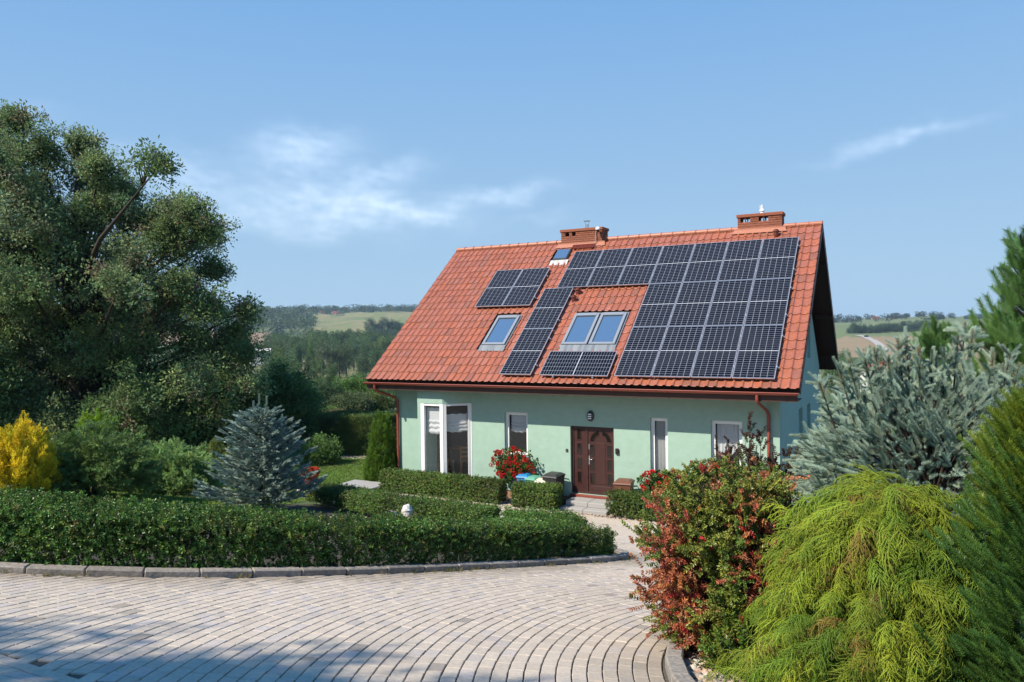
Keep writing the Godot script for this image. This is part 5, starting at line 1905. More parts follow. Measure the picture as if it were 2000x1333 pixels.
	for sx in [-1.0, 1.0]:
		for sz in [-1.0, 1.0]:
			m = MB.new()
			m.span(Vector3(sx * 0.62 - 0.03, -0.12, sz * 0.55 - 0.03), Vector3(sx * 0.62 + 0.03, 0.174, sz * 0.55 + 0.03))
			part(t, "post", m.done(), M.granite)
	p = stand(392, 20.3)
	t = thing("stone_slab", "flat pale stone slab in the lawn beside the blue spruce", "slab", Transform3D(Basis.IDENTITY, p))
	m = MB.new()
	m.lathe(Vector3.ZERO, [Vector2(0.44, -0.1), Vector2(0.45, 0.03), Vector2(0.43, 0.05), Vector2(0.0, 0.055)], 18, Vector3(1, 1, 0.8))
	part(t, "disc", m.done(), M.granite)
	t = thing("stone_edging", "low white stone edging strip beside the concrete lid", "edging", Transform3D(Basis(Vector3.UP, -0.1), Vector3(-6.35, plane_y(-6.35, -23.6), -23.6)))
	for k in 6:
		m = MB.new()
		m.block(Vector3(-0.45 + k * 0.17, 0.03, 0), Vector3(0.15, 0.09, 0.10), 0.012)
		part(t, "block", m.done(), M.white_wall)
	# red planter with red flowers
	t = thing("flower_pot", "dark red pot of orange red flowers beside the blue spruce", "pot", Transform3D(Basis.IDENTITY, stand(602, 24.6)))
	m = MB.new()
	m.lathe(Vector3.ZERO, [Vector2(0.0, 0.0), Vector2(0.16, 0.0), Vector2(0.25, 0.36), Vector2(0.27, 0.37), Vector2(0.27, 0.42), Vector2(0.23, 0.42), Vector2(0.0, 0.39)], 16)
	part(t, "pot", m.done(), M.gutter)
	var fl := []
	var lf := []
	for q in blob(Vector3(0, 0.45, 0), Vector3(0.28, 0.18, 0.28), 60, 0.2, 0.4, -0.1): fl.append([q[0], q[1], rng.randf_range(1.0, 1.7), jitter(Color(0.62, 0.075, 0.025), 0.2)])
	for q in blob(Vector3(0, 0.42, 0), Vector3(0.25, 0.14, 0.25), 40, 0.2, 0.6, -0.2): lf.append([q[0], q[1], 0.9, jitter(Color(0.06, 0.11, 0.02), 0.2)])
	plant_parts(t, "flowers", [M.bloom], M.petal, fl)
	plant_parts(t, "leaves", [M.round_leaf], M.leaf, lf)
	# lawn
	var ga := []
	var gc := []
	for k in 26000:
		var x := rng.randf_range(-14, -3.9)
		var z := rng.randf_range(-31, -17.5)
		if z > -22.0 and x > -5.9: continue
		if z > -18.5 and x > -7.0: continue
		ga.append(Transform3D(turned((Vector3.UP + any_dir() * 0.15).normalized(), rng.randf() * TAU).scaled_local(Vector3(1.6, rng.randf_range(0.5, 0.95), 1.6)), Vector3(x, plane_y(x, z) - 0.07, z)))
		gc.append(jitter(Color(0.15, 0.26, 0.04).lerp(Color(0.20, 0.26, 0.07), clampf(0.4 + 2.0 * noise.get_noise_2d(x * 12, z * 12), 0, 1)), 0.15))
	var lawn := spread(self, "lawn_grass", M.tuft, M.matte_leaf, ga, gc, true)
	lawn.set_meta("label", "short mown lawn between the spruce and the house")
	lawn.set_meta("category", "grass")

# ---------------------------------------------------------------- planted bed on the right
func build_right_bed() -> void:
	# thread cypress
	var p := Vector3(2.14, ground(2.14, -4.35), -4.35)
	var t := thing("thread_cypress", "big yellow green thread cypress with drooping strands beside the red barberry", "shrub", Transform3D(Basis.IDENTITY, p))
	var list := []
	for k in 1450:
		var f := pow(rng.randf(), 0.85)
		var y := 0.02 + 1.30 * f
		var a := rng.randf() * TAU
		var rr := 0.56 * sqrt(maxf(0.0, 1.0 - pow(f, 2.2)))
		rr *= 1.0 + 0.7 * noise.get_noise_3d(cos(a) * 62, y * 80, sin(a) * 62)
		rr *= 1.0 - 0.75 * pow(rng.randf(), 1.6)
		var out := Vector3(cos(a), 0, sin(a))
		var up := (out * rng.randf_range(0.25, 0.9) + Vector3.UP * rng.randf_range(0.5, 1.0) + any_dir() * 0.4).normalized()
		var zax := (out + any_dir() * 0.45)
		zax = (zax - up * zax.dot(up)).normalized()
		var tone := clampf(0.45 + 1.4 * noise.get_noise_3d(cos(a) * 90 + 40, y * 90, sin(a) * 90) + rng.randfn(0, 0.22), 0, 1)
		var c := Color(0.38, 0.47, 0.045).lerp(Color(0.16, 0.28, 0.03), tone)
		if rng.randf() < 0.06: c = Color(0.34, 0.24, 0.06)
		list.append([Transform3D(Basis(up.cross(zax).normalized(), up, zax).scaled_local(Vector3.ONE * rng.randf_range(0.6, 1.05)), Vector3(out.x * rr, y, out.z * rr)), jitter(c, 0.15, 0.05)])
	for v in 3:
		var at := []
		var cs := []
		for k in list.size():
			if k % 3 == v:
				at.append(list[k][0]); cs.append(list[k][1])
		spread(t, "foliage", M.threads[v], M.matte_leaf, at, cs)
	var m := MB.new()
	for k in 30:
		var a := rng.randf() * TAU
		var h := rng.randf_range(0.4, 1.0)
		m.tube([Vector3(0, -0.1, 0), Vector3(cos(a) * 0.18, h * 0.6, sin(a) * 0.18), Vector3(cos(a) * 0.5, h, sin(a) * 0.5)], [0.018, 0.012, 0.004], 5, false)
	part(t, "branches", m.done(), M.bark)
	# barberry, green turning red
	p = Vector3(1.66, ground(1.66, -5.8), -5.8)
	t = thing("barberry", "large barberry bush turning from green to red at the kerb", "shrub", Transform3D(Basis.IDENTITY, p))
	list = []
	m = MB.new()
	for k in 340:
		var a := rng.randf() * TAU
		var h := rng.randf_range(0.10, 1.40)
		var f := h / 1.42
		var reach := 0.66 * (0.55 + 0.55 * sin(PI * clampf(f * 0.85 + 0.12, 0, 1))) * rng.randf_range(0.6, 1.05)
		var tip := Vector3(cos(a) * reach, h, sin(a) * reach)
		var mid := Vector3(cos(a) * reach * 0.3, h * 0.72, sin(a) * reach * 0.3)
		m.tube([Vector3(cos(a) * 0.04, -0.1, sin(a) * 0.04), mid, tip], [0.008, 0.006, 0.003], 4, false)
		var red := clampf(0.42 + 1.5 * noise.get_noise_3d(tip.x * 60, tip.y * 60 + 11, tip.z * 60) - (0.20 if h > 0.95 else 0.0) + (0.15 if h < 0.9 and h > 0.4 else 0.0), 0, 1)
		for j in 13:
			var g := rng.randf_range(0.15, 1.0)
			var q := mid.lerp(tip, g) + any_dir() * 0.06
			var d := ((tip - mid).normalized() * 0.35 + Vector3(cos(a), 0.25, sin(a)) * 0.4 + any_dir() * 0.9).normalized()
			var c := Color(0.14, 0.22, 0.042).lerp(Color(0.30, 0.30, 0.06), rng.randf())
			if rng.randf() < red * 1.0: c = Color(0.45, 0.115, 0.075).lerp(Color(0.50, 0.23, 0.09), rng.randf())
			if rng.randf() < 0.03: c = Color(0.46, 0.045, 0.045)
			list.append([q, d, rng.randf_range(0.65, 1.1), jitter(c, 0.16, 0.05)])
	plant_parts(t, "foliage", M.rosette, M.leaf, list)
	part(t, "branches", m.done(), M.twig)
	# purple barberry behind it: open upright branches
	p = stand(1475, 7.6)
	t = thing("purple_barberry", "loose dark purple barberry reaching up before the right window", "shrub", Transform3D(Basis.IDENTITY, p))
	list = []
	m = MB.new()
	for k in 50:
		var px := rng.randf_range(1395, 1590)
		var py := rng.randf_range(850, 960)
		if k < 9:
			px = [1462.0, 1485.0, 1440.0, 1425.0, 1510.0, 1400.0, 1545.0, 1570.0, 1590.0][k]
			py = [822.0, 848.0, 868.0, 900.0, 862.0, 880.0, 905.0, 880.0, 900.0][k]
		var tip := at_px(px, py, 7.6 + rng.randfn(0, 0.25)) - p
		var mid := Vector3(tip.x * 0.55 + rng.randfn(0, 0.04), tip.y * 0.6, tip.z * 0.55)
		m.tube([Vector3(rng.randfn(0, 0.05), -0.1, rng.randfn(0, 0.05)), mid, tip], [0.010, 0.006, 0.002], 4, false)
		for j in 14:
			var g := rng.randf_range(0.0, 1.0)
			list.append([mid.lerp(tip, g) + any_dir() * 0.02, ((tip - mid).normalized() + any_dir() * 0.7).normalized(), rng.randf_range(0.6, 0.95), jitter(Color(0.085, 0.022, 0.026).lerp(Color(0.09, 0.06, 0.024), rng.randf()), 0.2)])
	for k in 14:
		list.append([at_px(rng.randf_range(1520, 1545), rng.randf_range(940, 985), 6.6) - p + any_dir() * 0.08, (Vector3.UP + any_dir()).normalized(), 0.6, jitter(Color(0.42, 0.03, 0.035), 0.15)])
	plant_parts(t, "foliage", M.rosette, M.leaf, list)
	part(t, "branches", m.done(), M.twig)
	# dark conifer between barberry and spruce
	t = thing("dwarf_spruce", "dark green dwarf spruce between the barberry and the blue spruce", "shrub", Transform3D(Basis.IDENTITY, stand(1562, 8.4)))
	spruce(t, 1.55, 0.72, M.blue_small, M.needle, Color(0.065, 0.115, 0.075), 9, 10, 15, 0.9, 0.45)
	# blue spruce, broad and bushy
	p = Vector3(3.42, ground(3.42, -6.1), -6.1)
	t = thing("blue_spruce", "broad blue spruce with thick bristly shoots near the house gable", "tree", Transform3D(Basis.IDENTITY, p))
	stem_of(t, 2.2, 0.07)
	list = []
	var bm := MB.new()
	var sp := Color(0.31, 0.42, 0.34)
	for k in 6800:
		var d := any_dir()
		if d.y < -0.5: continue
		var lump := 1.0 + 0.28 * noise.get_noise_3d(d.x * 85, d.y * 85, d.z * 85)
		var depth := 1.0 - 0.34 * pow(rng.randf(), 1.5)
		var q := Vector3(0, 1.28, 0) + d * Vector3(1.03, 1.02, 0.95) * lump * depth
		var o := (d * Vector3(1, 0.8, 1) + Vector3.UP * 0.20 + any_dir() * 0.62).normalized()
		list.append([q, o, rng.randf_range(0.6, 1.05), jitter(sp, 0.16, 0.04)])
		if k % 14 == 0: bm.tube([Vector3(0, q.y * 0.6, 0), q * Vector3(0.6, 0.92, 0.6), q], [0.014, 0.009, 0.004], 4, false)
	# leaders that stand above the crown
	for q in [[1885, 640, 6.1], [1900, 655, 6.0], [1870, 668, 6.0], [1770, 668, 6.0], [1755, 672, 6.0], [1795, 690, 5.9], [1735, 700, 5.9], [1690, 700, 6.0], [1975, 690, 5.8], [1990, 720, 5.7], [1940, 700, 5.9], [1845, 700, 6.0], [1820, 705, 6.0], [1660, 712, 6.1], [1710, 690, 6.0], [1640, 722, 6.1], [1600, 745, 6.1]]:
		var tip := at_px(q[0], q[1], q[2]) - p
		var root := tip * Vector3(0.82, 1, 0.82) + Vector3(0, -0.5, 0)
		bm.tube([root, tip], [0.010, 0.004], 5, false)
		for s in 4:
			var g := 0.45 + s * 0.17
			var at := root.lerp(tip, g)
			for w in 5: list.append([at, ((tip - root).normalized() * 0.75 + any_dir() * 0.8).normalized(), rng.randf_range(0.7, 1.0), jitter(sp, 0.12, 0.04)])
		list.append([root.lerp(tip, 0.75), (tip - root).normalized(), 1.1, jitter(Color(0.26, 0.25, 0.17), 0.1)])
	plant_parts(t, "shoots", M.blue_shoot, M.needle, list)
	part(t, "boughs", bm.done(), M.bark)
	# pines
	pine(Vector3(5.50, 0, -7.6), 4.0, 1.2, 46, "tall green pine with long needles rising behind the blue spruce", 1.0)
	pine(Vector3(5.75, 0, -10.2), 3.6, 0.55, 16, "small dark pine behind the blue spruce's leaders", 1.1)
	# yew at the edge
	p = Vector3(2.72, ground(2.72, -3.65), -3.65)
	t = thing("yew", "dark green yew with yellow green tips beside the thread cypress", "shrub", Transform3D(Basis.IDENTITY, p))
	list = []
	for k in 7000:
		var f := rng.randf()
		var a := rng.randf() * TAU
		var rr := (0.56 * pow(1.0 - f, 0.42) + 0.06) * (0.9 + 0.75 * noise.get_noise_3d(cos(a) * 50, f * 120, sin(a) * 50))
		rr *= 1.0 - 0.65 * pow(rng.randf(), 1.5)
		var out := Vector3(cos(a), 0, sin(a))
		var c := Color(0.06, 0.145, 0.04).lerp(Color(0.10, 0.20, 0.04), rng.randf())
		if f > 0.74 + rng.randfn(0, 0.10): c = Color(0.08, 0.15, 0.02).lerp(Color(0.17, 0.225, 0.024), rng.randf())
		list.append([Vector3(out.x * rr, 0.05 + f * 1.78, out.z * rr), (out * 0.8 + Vector3.UP * (0.4 + f) + any_dir() * 0.45).normalized(), rng.randf_range(0.65, 1.1), jitter(c, 0.16)])
	plant_parts(t, "foliage", M.yew_shoot, M.leaf, list)
	m = MB.new()
	for k in 14:
		var a := rng.randf() * TAU
		var h := rng.randf_range(0.5, 1.4)
		m.tube([Vector3(0, -0.1, 0), Vector3(cos(a) * 0.15, h * 0.6, sin(a) * 0.15), Vector3(cos(a) * 0.25, h, sin(a) * 0.25)], [0.018, 0.012, 0.004], 5, false)
	part(t, "branches", m.done(), M.twig)
	# low green shrub at the barberry's foot
	t = thing("low_shrub", "low green and yellow leaved shrub at the barberry's foot", "shrub", Transform3D(Basis.IDENTITY, Vector3(1.62, ground(1.62, -5.05), -5.05)))
	list = []
	for q in blob(Vector3(0, 0.10, 0), Vector3(0.30, 0.24, 0.24), 420, 0.35, 0.6, -0.3):
		list.append([q[0], (q[1] + Vector3.UP * 0.5 + any_dir() * 0.5).normalized(), rng.randf_range(0.7, 1.2), jitter(Color(0.07, 0.14, 0.02).lerp(Color(0.22, 0.24, 0.02), rng.randf() * rng.randf()), 0.2)])
	plant_parts(t, "foliage", M.box_twig, M.leaf, list)
	# pebbles of the island bed
	var pa := []
	var pc := []
	for k in 2400:
		var a := deg_to_rad(rng.randf_range(150, 235))
		var rr := rng.randf_range(2.9, 3.90)
		var q := ISLAND + Vector2(cos(a), sin(a)) * rr
		var s := rng.randf_range(0.014, 0.042)
		pa.append(Transform3D(turned((Vector3.UP + any_dir() * 0.4).normalized(), rng.randf() * TAU).scaled_local(Vector3.ONE * s), Vector3(q.x, plane_y(q.x, q.y) + s * 0.2 - 0.01, q.y)))
		pc.append(jitter(Color(0.44, 0.33, 0.25).lerp(Color(0.62, 0.58, 0.52), rng.randf() * rng.randf()), 0.22, 0.06))
	var pb := spread(self, "pebbles", M.pebble, M.stone, pa, pc, true)
	pb.set_meta("label", "rounded pebbles covering the bed inside the island kerb")
	pb.set_meta("category", "pebbles")
	var isl := MB.new()
	isl.col = Color(0.22, 0.17, 0.13)
	for k in 48:
		var a0 := TAU * k / 48
		var a1 := TAU * (k + 1) / 48
		for r in [[0.0, 2.0], [2.0, 3.2], [3.2, 3.915]]:
			var q := []
			for o in [[r[0], a0], [r[1], a0], [r[1], a1], [r[0], a1]]:
				var e: Vector2 = ISLAND + Vector2(cos(o[1]), sin(o[1])) * o[0]
				q.append(Vector3(e.x, plane_y(e.x, e.y) - 0.01, e.y))
			isl.quad(q[3], q[2], q[1], q[0])
	setting("island_bed", isl.done(), M.stone)

func pine(at: Vector3, h: float, r: float, boughs: int, label: String, sc: float) -> void:
	at.y = ground(at.x, at.z)
	var t := thing("pine", label, "tree", Transform3D(Basis.IDENTITY, at))
	stem_of(t, h * 0.96, 0.075)
	var list := []
	var m := MB.new()
	for k in boughs * 5:
		var f := rng.randf()
		var y := h * (0.22 + 0.74 * f)
		var a := rng.randf() * TAU
		var ln := r * pow(1.0 - f * 0.82, 0.7) * rng.randf_range(0.55, 1.05)
		var out := Vector3(cos(a), 0, sin(a))
		var tip := Vector3(0, y + ln * 0.45, 0) + out * ln
		m.tube([Vector3(0, y, 0), Vector3(0, y + ln * 0.06, 0) + out * ln * 0.6, tip], [0.018, 0.011, 0.005], 5, false)
		for s in 9:
			var g := rng.randf_range(0.08, 1.0)
			var q := Vector3(0, y + ln * 0.45 * g * g, 0) + out * ln * g + any_dir() * 0.09
			list.append([q, (out * 0.6 + Vector3.UP * 0.9 + any_dir() * 0.5).normalized(), sc * rng.randf_range(0.8, 1.2), jitter(Color(0.10, 0.22, 0.065), 0.18, 0.05)])
		list.append([tip, (out * 0.4 + Vector3.UP).normalized(), sc * 1.3, jitter(Color(0.095, 0.20, 0.05), 0.12)])
	for k in 10: list.append([Vector3(rng.randfn(0, 0.06), h * (0.93 + k * 0.008), rng.randfn(0, 0.06)), (Vector3.UP * 1.6 + any_dir()).normalized(), sc * 1.2, Color(0.085, 0.18, 0.05)])
	plant_parts(t, "needles", M.pine_shoot, M.needle, list)
	part(t, "boughs", m.done(), M.bark)

# ---------------------------------------------------------------- trees
func limb(m: MB, a: Vector3, b: Vector3, r0: float, r1: float, sag := 0.1) -> void:
	var mid := a.lerp(b, 0.5) + Vector3(rng.randfn(0, 0.06), -sag, rng.randfn(0, 0.06)) * a.distance_to(b)
	m.tube([a, a.lerp(mid, 0.55), mid, mid.lerp(b, 0.55), b], [r0, lerpf(r0, r1, 0.3), lerpf(r0, r1, 0.55), lerpf(r0, r1, 0.8), r1], 7, false)

func build_left_trees() -> void:
	# the big oak: crown lobes placed by their outline, then limbs grown to them
	var dz := 30.0
	var p := stand(150, dz)
	var t := thing("oak_tree", "large old oak with dense dull green crown left of the lawn", "tree", Transform3D(Basis.IDENTITY, p))
	var lobes := [[30, 232, 34], [-20, 290, 60], [85, 300, 46], [150, 278, 32], [60, 370, 56], [150, 350, 50], [208, 330, 34], [-30, 420, 70], [120, 440, 56], [200, 415, 50], [252, 425, 40], [320, 412, 40], [385, 418, 34], [408, 455, 24],
		[60, 520, 62], [330, 475, 42], [280, 520, 50], [368, 515, 34], [180, 540, 56], [250, 590, 55], [330, 585, 48], [388, 560, 24], [425, 600, 34], [468, 605, 20], [-40, 560, 70], [100, 620, 66], [20, 680, 66], [190, 670, 60], [290, 670, 55], [370, 668, 48], [440, 655, 34], [478, 690, 28],
		[120, 740, 64], [230, 750, 60], [330, 745, 55], [415, 735, 44], [30, 780, 66], [480, 745, 28], [150, 815, 55], [280, 815, 46], [385, 800, 44], [-120, 350, 80], [-150, 500, 90], [-140, 650, 90], [440, 800, 30], [100, 400, 40], [20, 330, 42], [160, 480, 44], [60, 450, 46], [230, 480, 38], [110, 530, 44], [0, 480, 48], [230, 370, 28], [300, 440, 26], [345, 445, 24], [10, 600, 50], [150, 610, 46]]
	var list := []
	var m := MB.new()
	var base := p
	m.tube([Vector3(0, -0.4, 0), Vector3(0.1, 1.2, 0), Vector3(0.0, 3.2, 0.1), Vector3(0.25, 5.6, 0), Vector3(0.1, 8.0, 0.1), Vector3(-0.6, 10.6, 0)], [0.56, 0.42, 0.36, 0.27, 0.18, 0.08], 10)
	for q in lobes:
		for layer in 3:
			var off: float = [0.0, 2.6, -2.8][layer] + rng.randfn(0, 0.9)
			if layer > 0 and (q[2] < 40 or rng.randf() < (0.55 if q[1] < 560 else 0.25)): continue
			var c := at_px(q[0] + (rng.randfn(0, 22) if layer else 0.0), q[1] + (rng.randfn(0, 22) + 12 if layer else 0.0), dz) - base
			var r: float = q[2] / 1463.5 * dz
			c.z += off
			var rootY := clampf(c.y * 0.62, 2.4, 9.6)
			limb(m, Vector3(0.1, rootY, 0.05), c + Vector3(0, -r * 0.2, 0), clampf(0.03 + 0.018 * c.length(), 0.06, 0.15), 0.02, 0.04)
			for b in 5: limb(m, c * 0.86 + Vector3(0, rootY * 0.14, 0), c + any_dir() * r * 0.85, 0.035, 0.01, 0.05)
			var tone := Color(0.165, 0.260, 0.090).lerp(Color(0.30, 0.380, 0.19), clampf(0.35 + rng.randfn(0, 0.3), 0, 1))
			var n := int(34 + 56 * r * r) if layer == 0 else int(16 + 26 * r * r)
			for s in blob(c, Vector3(r, r * 0.86, r), n, 0.95, 0.85, -0.9, 1.9):
				var cc := jitter(tone, 0.2, 0.07)
				if rng.randf() < 0.10: cc = jitter(Color(0.25, 0.215, 0.13), 0.2)
				list.append([s[0] + any_dir() * r * 0.4 * rng.randf(), (s[1] + any_dir() * 0.6).normalized(), rng.randf_range(0.6, 1.2), cc])
	plant_parts(t, "crown", M.oak, M.matte_leaf, list)
	part(t, "trunk", m.done(), M.bark)
	# dark shrubs and trees under and beside it
	var under := [[20, 31, 640, 300, Color(0.085, 0.145, 0.05)], [140, 33, 690, 260, Color(0.085, 0.145, 0.05)], [250, 28, 760, 190, Color(0.085, 0.145, 0.05)], [345, 30, 735, 190, Color(0.085, 0.145, 0.05)], [435, 31, 735, 150, Color(0.085, 0.145, 0.05)], [-90, 27, 640, 220, Color(0.085, 0.145, 0.05)]]
	for k in under.size():
		var q: Array = under[k]
		shrub("broadleaf_shrub", "broad leafy shrub growing under the big oak", q[0], q[1], q[2], q[3], q[4], 430, "shrubs under the oak")
	shrub("hazel_bush", "dense dark green bush right of the oak behind the blue spruce", 548, 34, 728, 130, Color(0.075, 0.14, 0.045), 520, "")
	shrub("hazel_bush", "dark bush overlapping the dense one, nearer the tall hedge", 590, 37, 770, 80, Color(0.075, 0.14, 0.045), 300, "")
	shrub("lawn_shrub", "light green low bush before the tall hedge's rounded end", 622, 29.5, 862, 62, Color(0.10, 0.17, 0.045), 260, "")
	# a tree beside the photographer, out of view; its shade falls on the drive
	p = Vector3(-9.95, ground(-9.95, 2.0), 2.0)
	t = thing("lime_tree", "leafy tree standing beside the driveway, shading its near corner", "tree", Transform3D(Basis.IDENTITY, p))
	list = []
	m = MB.new()
	m.tube([Vector3(0, -0.3, 0), Vector3(0.1, 2.2, 0), Vector3(0, 4.5, 0.1), Vector3(0, 7.5, 0)], [0.24, 0.19, 0.14, 0.05], 9)
	for k in 26:
		var d := any_dir()
		var c := Vector3(0, 6.3, 0) + d * Vector3(2.5, 2.3, 2.5) * pow(rng.randf(), 0.4)
		limb(m, Vector3(0, clampf(c.y - 1.6, 2.4, 6.5), 0), c, 0.07, 0.015, 0.04)
		for s in blob(c, Vector3(0.95, 0.8, 0.95), 44, 0.4, 0.8, -0.9): list.append([s[0], s[1], rng.randf_range(0.8, 1.2), jitter(Color(0.07, 0.12, 0.03), 0.2)])
	plant_parts(t, "crown", M.oak, M.matte_leaf, list)
	part(t, "trunk", m.done(), M.bark)

# bushy plant given by where it stands and its outline in the picture
func shrub(called: String, label: String, px: float, depth: float, top_py: float, wpx: float, c: Color, count: int, group := "") -> void:
	var p := stand(px, depth)
	var h := at_px(px, top_py, depth).y - p.y
	var r := wpx / 2927.0 * depth
	var t := thing(called, label, "shrub", Transform3D(Basis.IDENTITY, p), group)
	var list := []
	for s in blob(Vector3(0, h * 0.46, 0), Vector3(r, h * 0.54, r * 0.8), count, 0.42, 0.5, -0.85, 1.4):
		list.append([s[0], (s[1] + any_dir() * 0.6).normalized(), rng.randf_range(0.75, 1.25) * clampf(r / 1.6, 0.6, 1.2), jitter(c * 1.6, 0.24, 0.07)])
	plant_parts(t, "foliage", M.oak, M.matte_leaf, list)
	var m := MB.new()
	for k in 9:
		var a := rng.randf() * TAU
		m.tube([Vector3(0, -0.2, 0), Vector3(cos(a) * r * 0.3, h * 0.4, sin(a) * r * 0.3), Vector3(cos(a) * r * 0.7, h * 0.75, sin(a) * r * 0.5)], [0.06, 0.04, 0.01], 5, false)
	part(t, "branches", m.done(), M.bark)

# tree seen far off: crown of leaf clumps on a trunk
func far_tree(called: String, label: String, px: float, depth: float, top_py: float, wpx: float, c: Color, count: int, group := "", slim := 1.0, foot_py := -1.0) -> void:
	var p := stand(px, depth)
	if foot_py > 0:
		p.y = minf(p.y, at_px(px, foot_py, depth).y)
	var h := at_px(px, top_py, depth).y - p.y
	var r := wpx / 2927.0 * depth
	var t := thing(called, label, "tree", Transform3D(Basis.IDENTITY, p), group)
	var list := []
	var cy := h * 0.53
	for s in blob(Vector3(0, cy, 0), Vector3(r, h * 0.47, r), count, 0.45, 0.55, -0.9, 1.5):
		var f := clampf((s[0].y - (cy - h * 0.47)) / (h * 0.94), 0, 1)
		var k := 1.0 - slim * 0.0
		if slim < 0.9: k = lerpf(1.0, 0.25, f)
		list.append([Vector3(s[0].x * k, s[0].y, s[0].z * k), (s[1] + any_dir() * 0.5).normalized(), r * rng.randf_range(0.20, 0.36), jitter(c * 1.5, 0.2, 0.06)])
	plant_parts(t, "crown", M.far_ball, M.matte_leaf, list)
	var m := MB.new()
	m.tube([Vector3(0, -0.5, 0), Vector3(0, h * 0.4, 0), Vector3(0, h * 0.75, 0)], [maxf(0.12, h * 0.02), maxf(0.09, h * 0.014), 0.04], 6, false)
	part(t, "trunk", m.done(), M.bark)

func far_house(label: String, px: float, depth: float, foot_py: float, w: float, d: float, eave: float, ridge: float, turn: float, wall: Material, roofm: Material, windows := true, group := "") -> void:
	var p := stand(px, depth)
	if foot_py > 0: p.y = at_px(px, foot_py, depth).y
	var t := thing("far_house", label, "house", Transform3D(Basis(Vector3.UP, turn), p), group)
	var m := MB.new()
	m.span(Vector3(-w / 2, -2.0, -d / 2), Vector3(w / 2, eave, d / 2))
	for s in [-1.0, 1.0]:
		var a := [Vector3(s * w / 2, eave, d / 2), Vector3(s * w / 2, eave, -d / 2), Vector3(s * w / 2, ridge - 0.1, 0)]
		if s > 0: m.tri(a[0], a[1], a[2])
		else: m.tri(a[1], a[0], a[2])
	part(t, "wall", m.done(), wall)
	m = MB.new()
	var o := 0.5
	var sl := (ridge - eave) / (d / 2)
	for s in [-1.0, 1.0]:
		var e := d / 2 + o
		var q := [Vector3(-w / 2 - o, ridge, 0), Vector3(w / 2 + o, ridge, 0), Vector3(w / 2 + o, ridge - sl * e, s * e), Vector3(-w / 2 - o, ridge - sl * e, s * e)]
		var up := Vector3(0, 0.22, 0)
		m.quad(q[3] + up, q[2] + up, q[1] + up, q[0] + up) if s > 0 else m.quad(q[0] + up, q[1] + up, q[2] + up, q[3] + up)
		m.quad(q[0], q[1], q[2], q[3]) if s > 0 else m.quad(q[3], q[2], q[1], q[0])
		for k in [[1, 2], [2, 3], [3, 0]]:
			m.quad(q[k[0]], q[k[1]], q[k[1]] + up, q[k[0]] + up)
	var roof := part(t, "roof", m.done(), roofm)
	m = MB.new()
	m.span(Vector3(w * 0.2, ridge - 0.6, -0.3), Vector3(w * 0.2 + 0.6, ridge + 0.8, 0.3))
	part(roof, "chimney", m.done(), M.rust)
	if windows:
		for k in 3:
			m = MB.new()
			var x := -w * 0.33 + k * w * 0.33
			m.span(Vector3(x - 0.5, eave * 0.4, d / 2 + 0.01), Vector3(x + 0.5, eave * 0.4 + 1.3, d / 2 + 0.05))
			part(t, "window", m.done(), M.dark_glass)
		for s in [-1.0, 1.0]:
			m = MB.new()
			m.span(Vector3(s * (w / 2 + 0.03) - 0.02, eave * 0.45, -0.6), Vector3(s * (w / 2 + 0.03) + 0.02, eave * 0.45 + 1.3, 0.6))
			part(t, "window", m.done(), M.dark_glass)

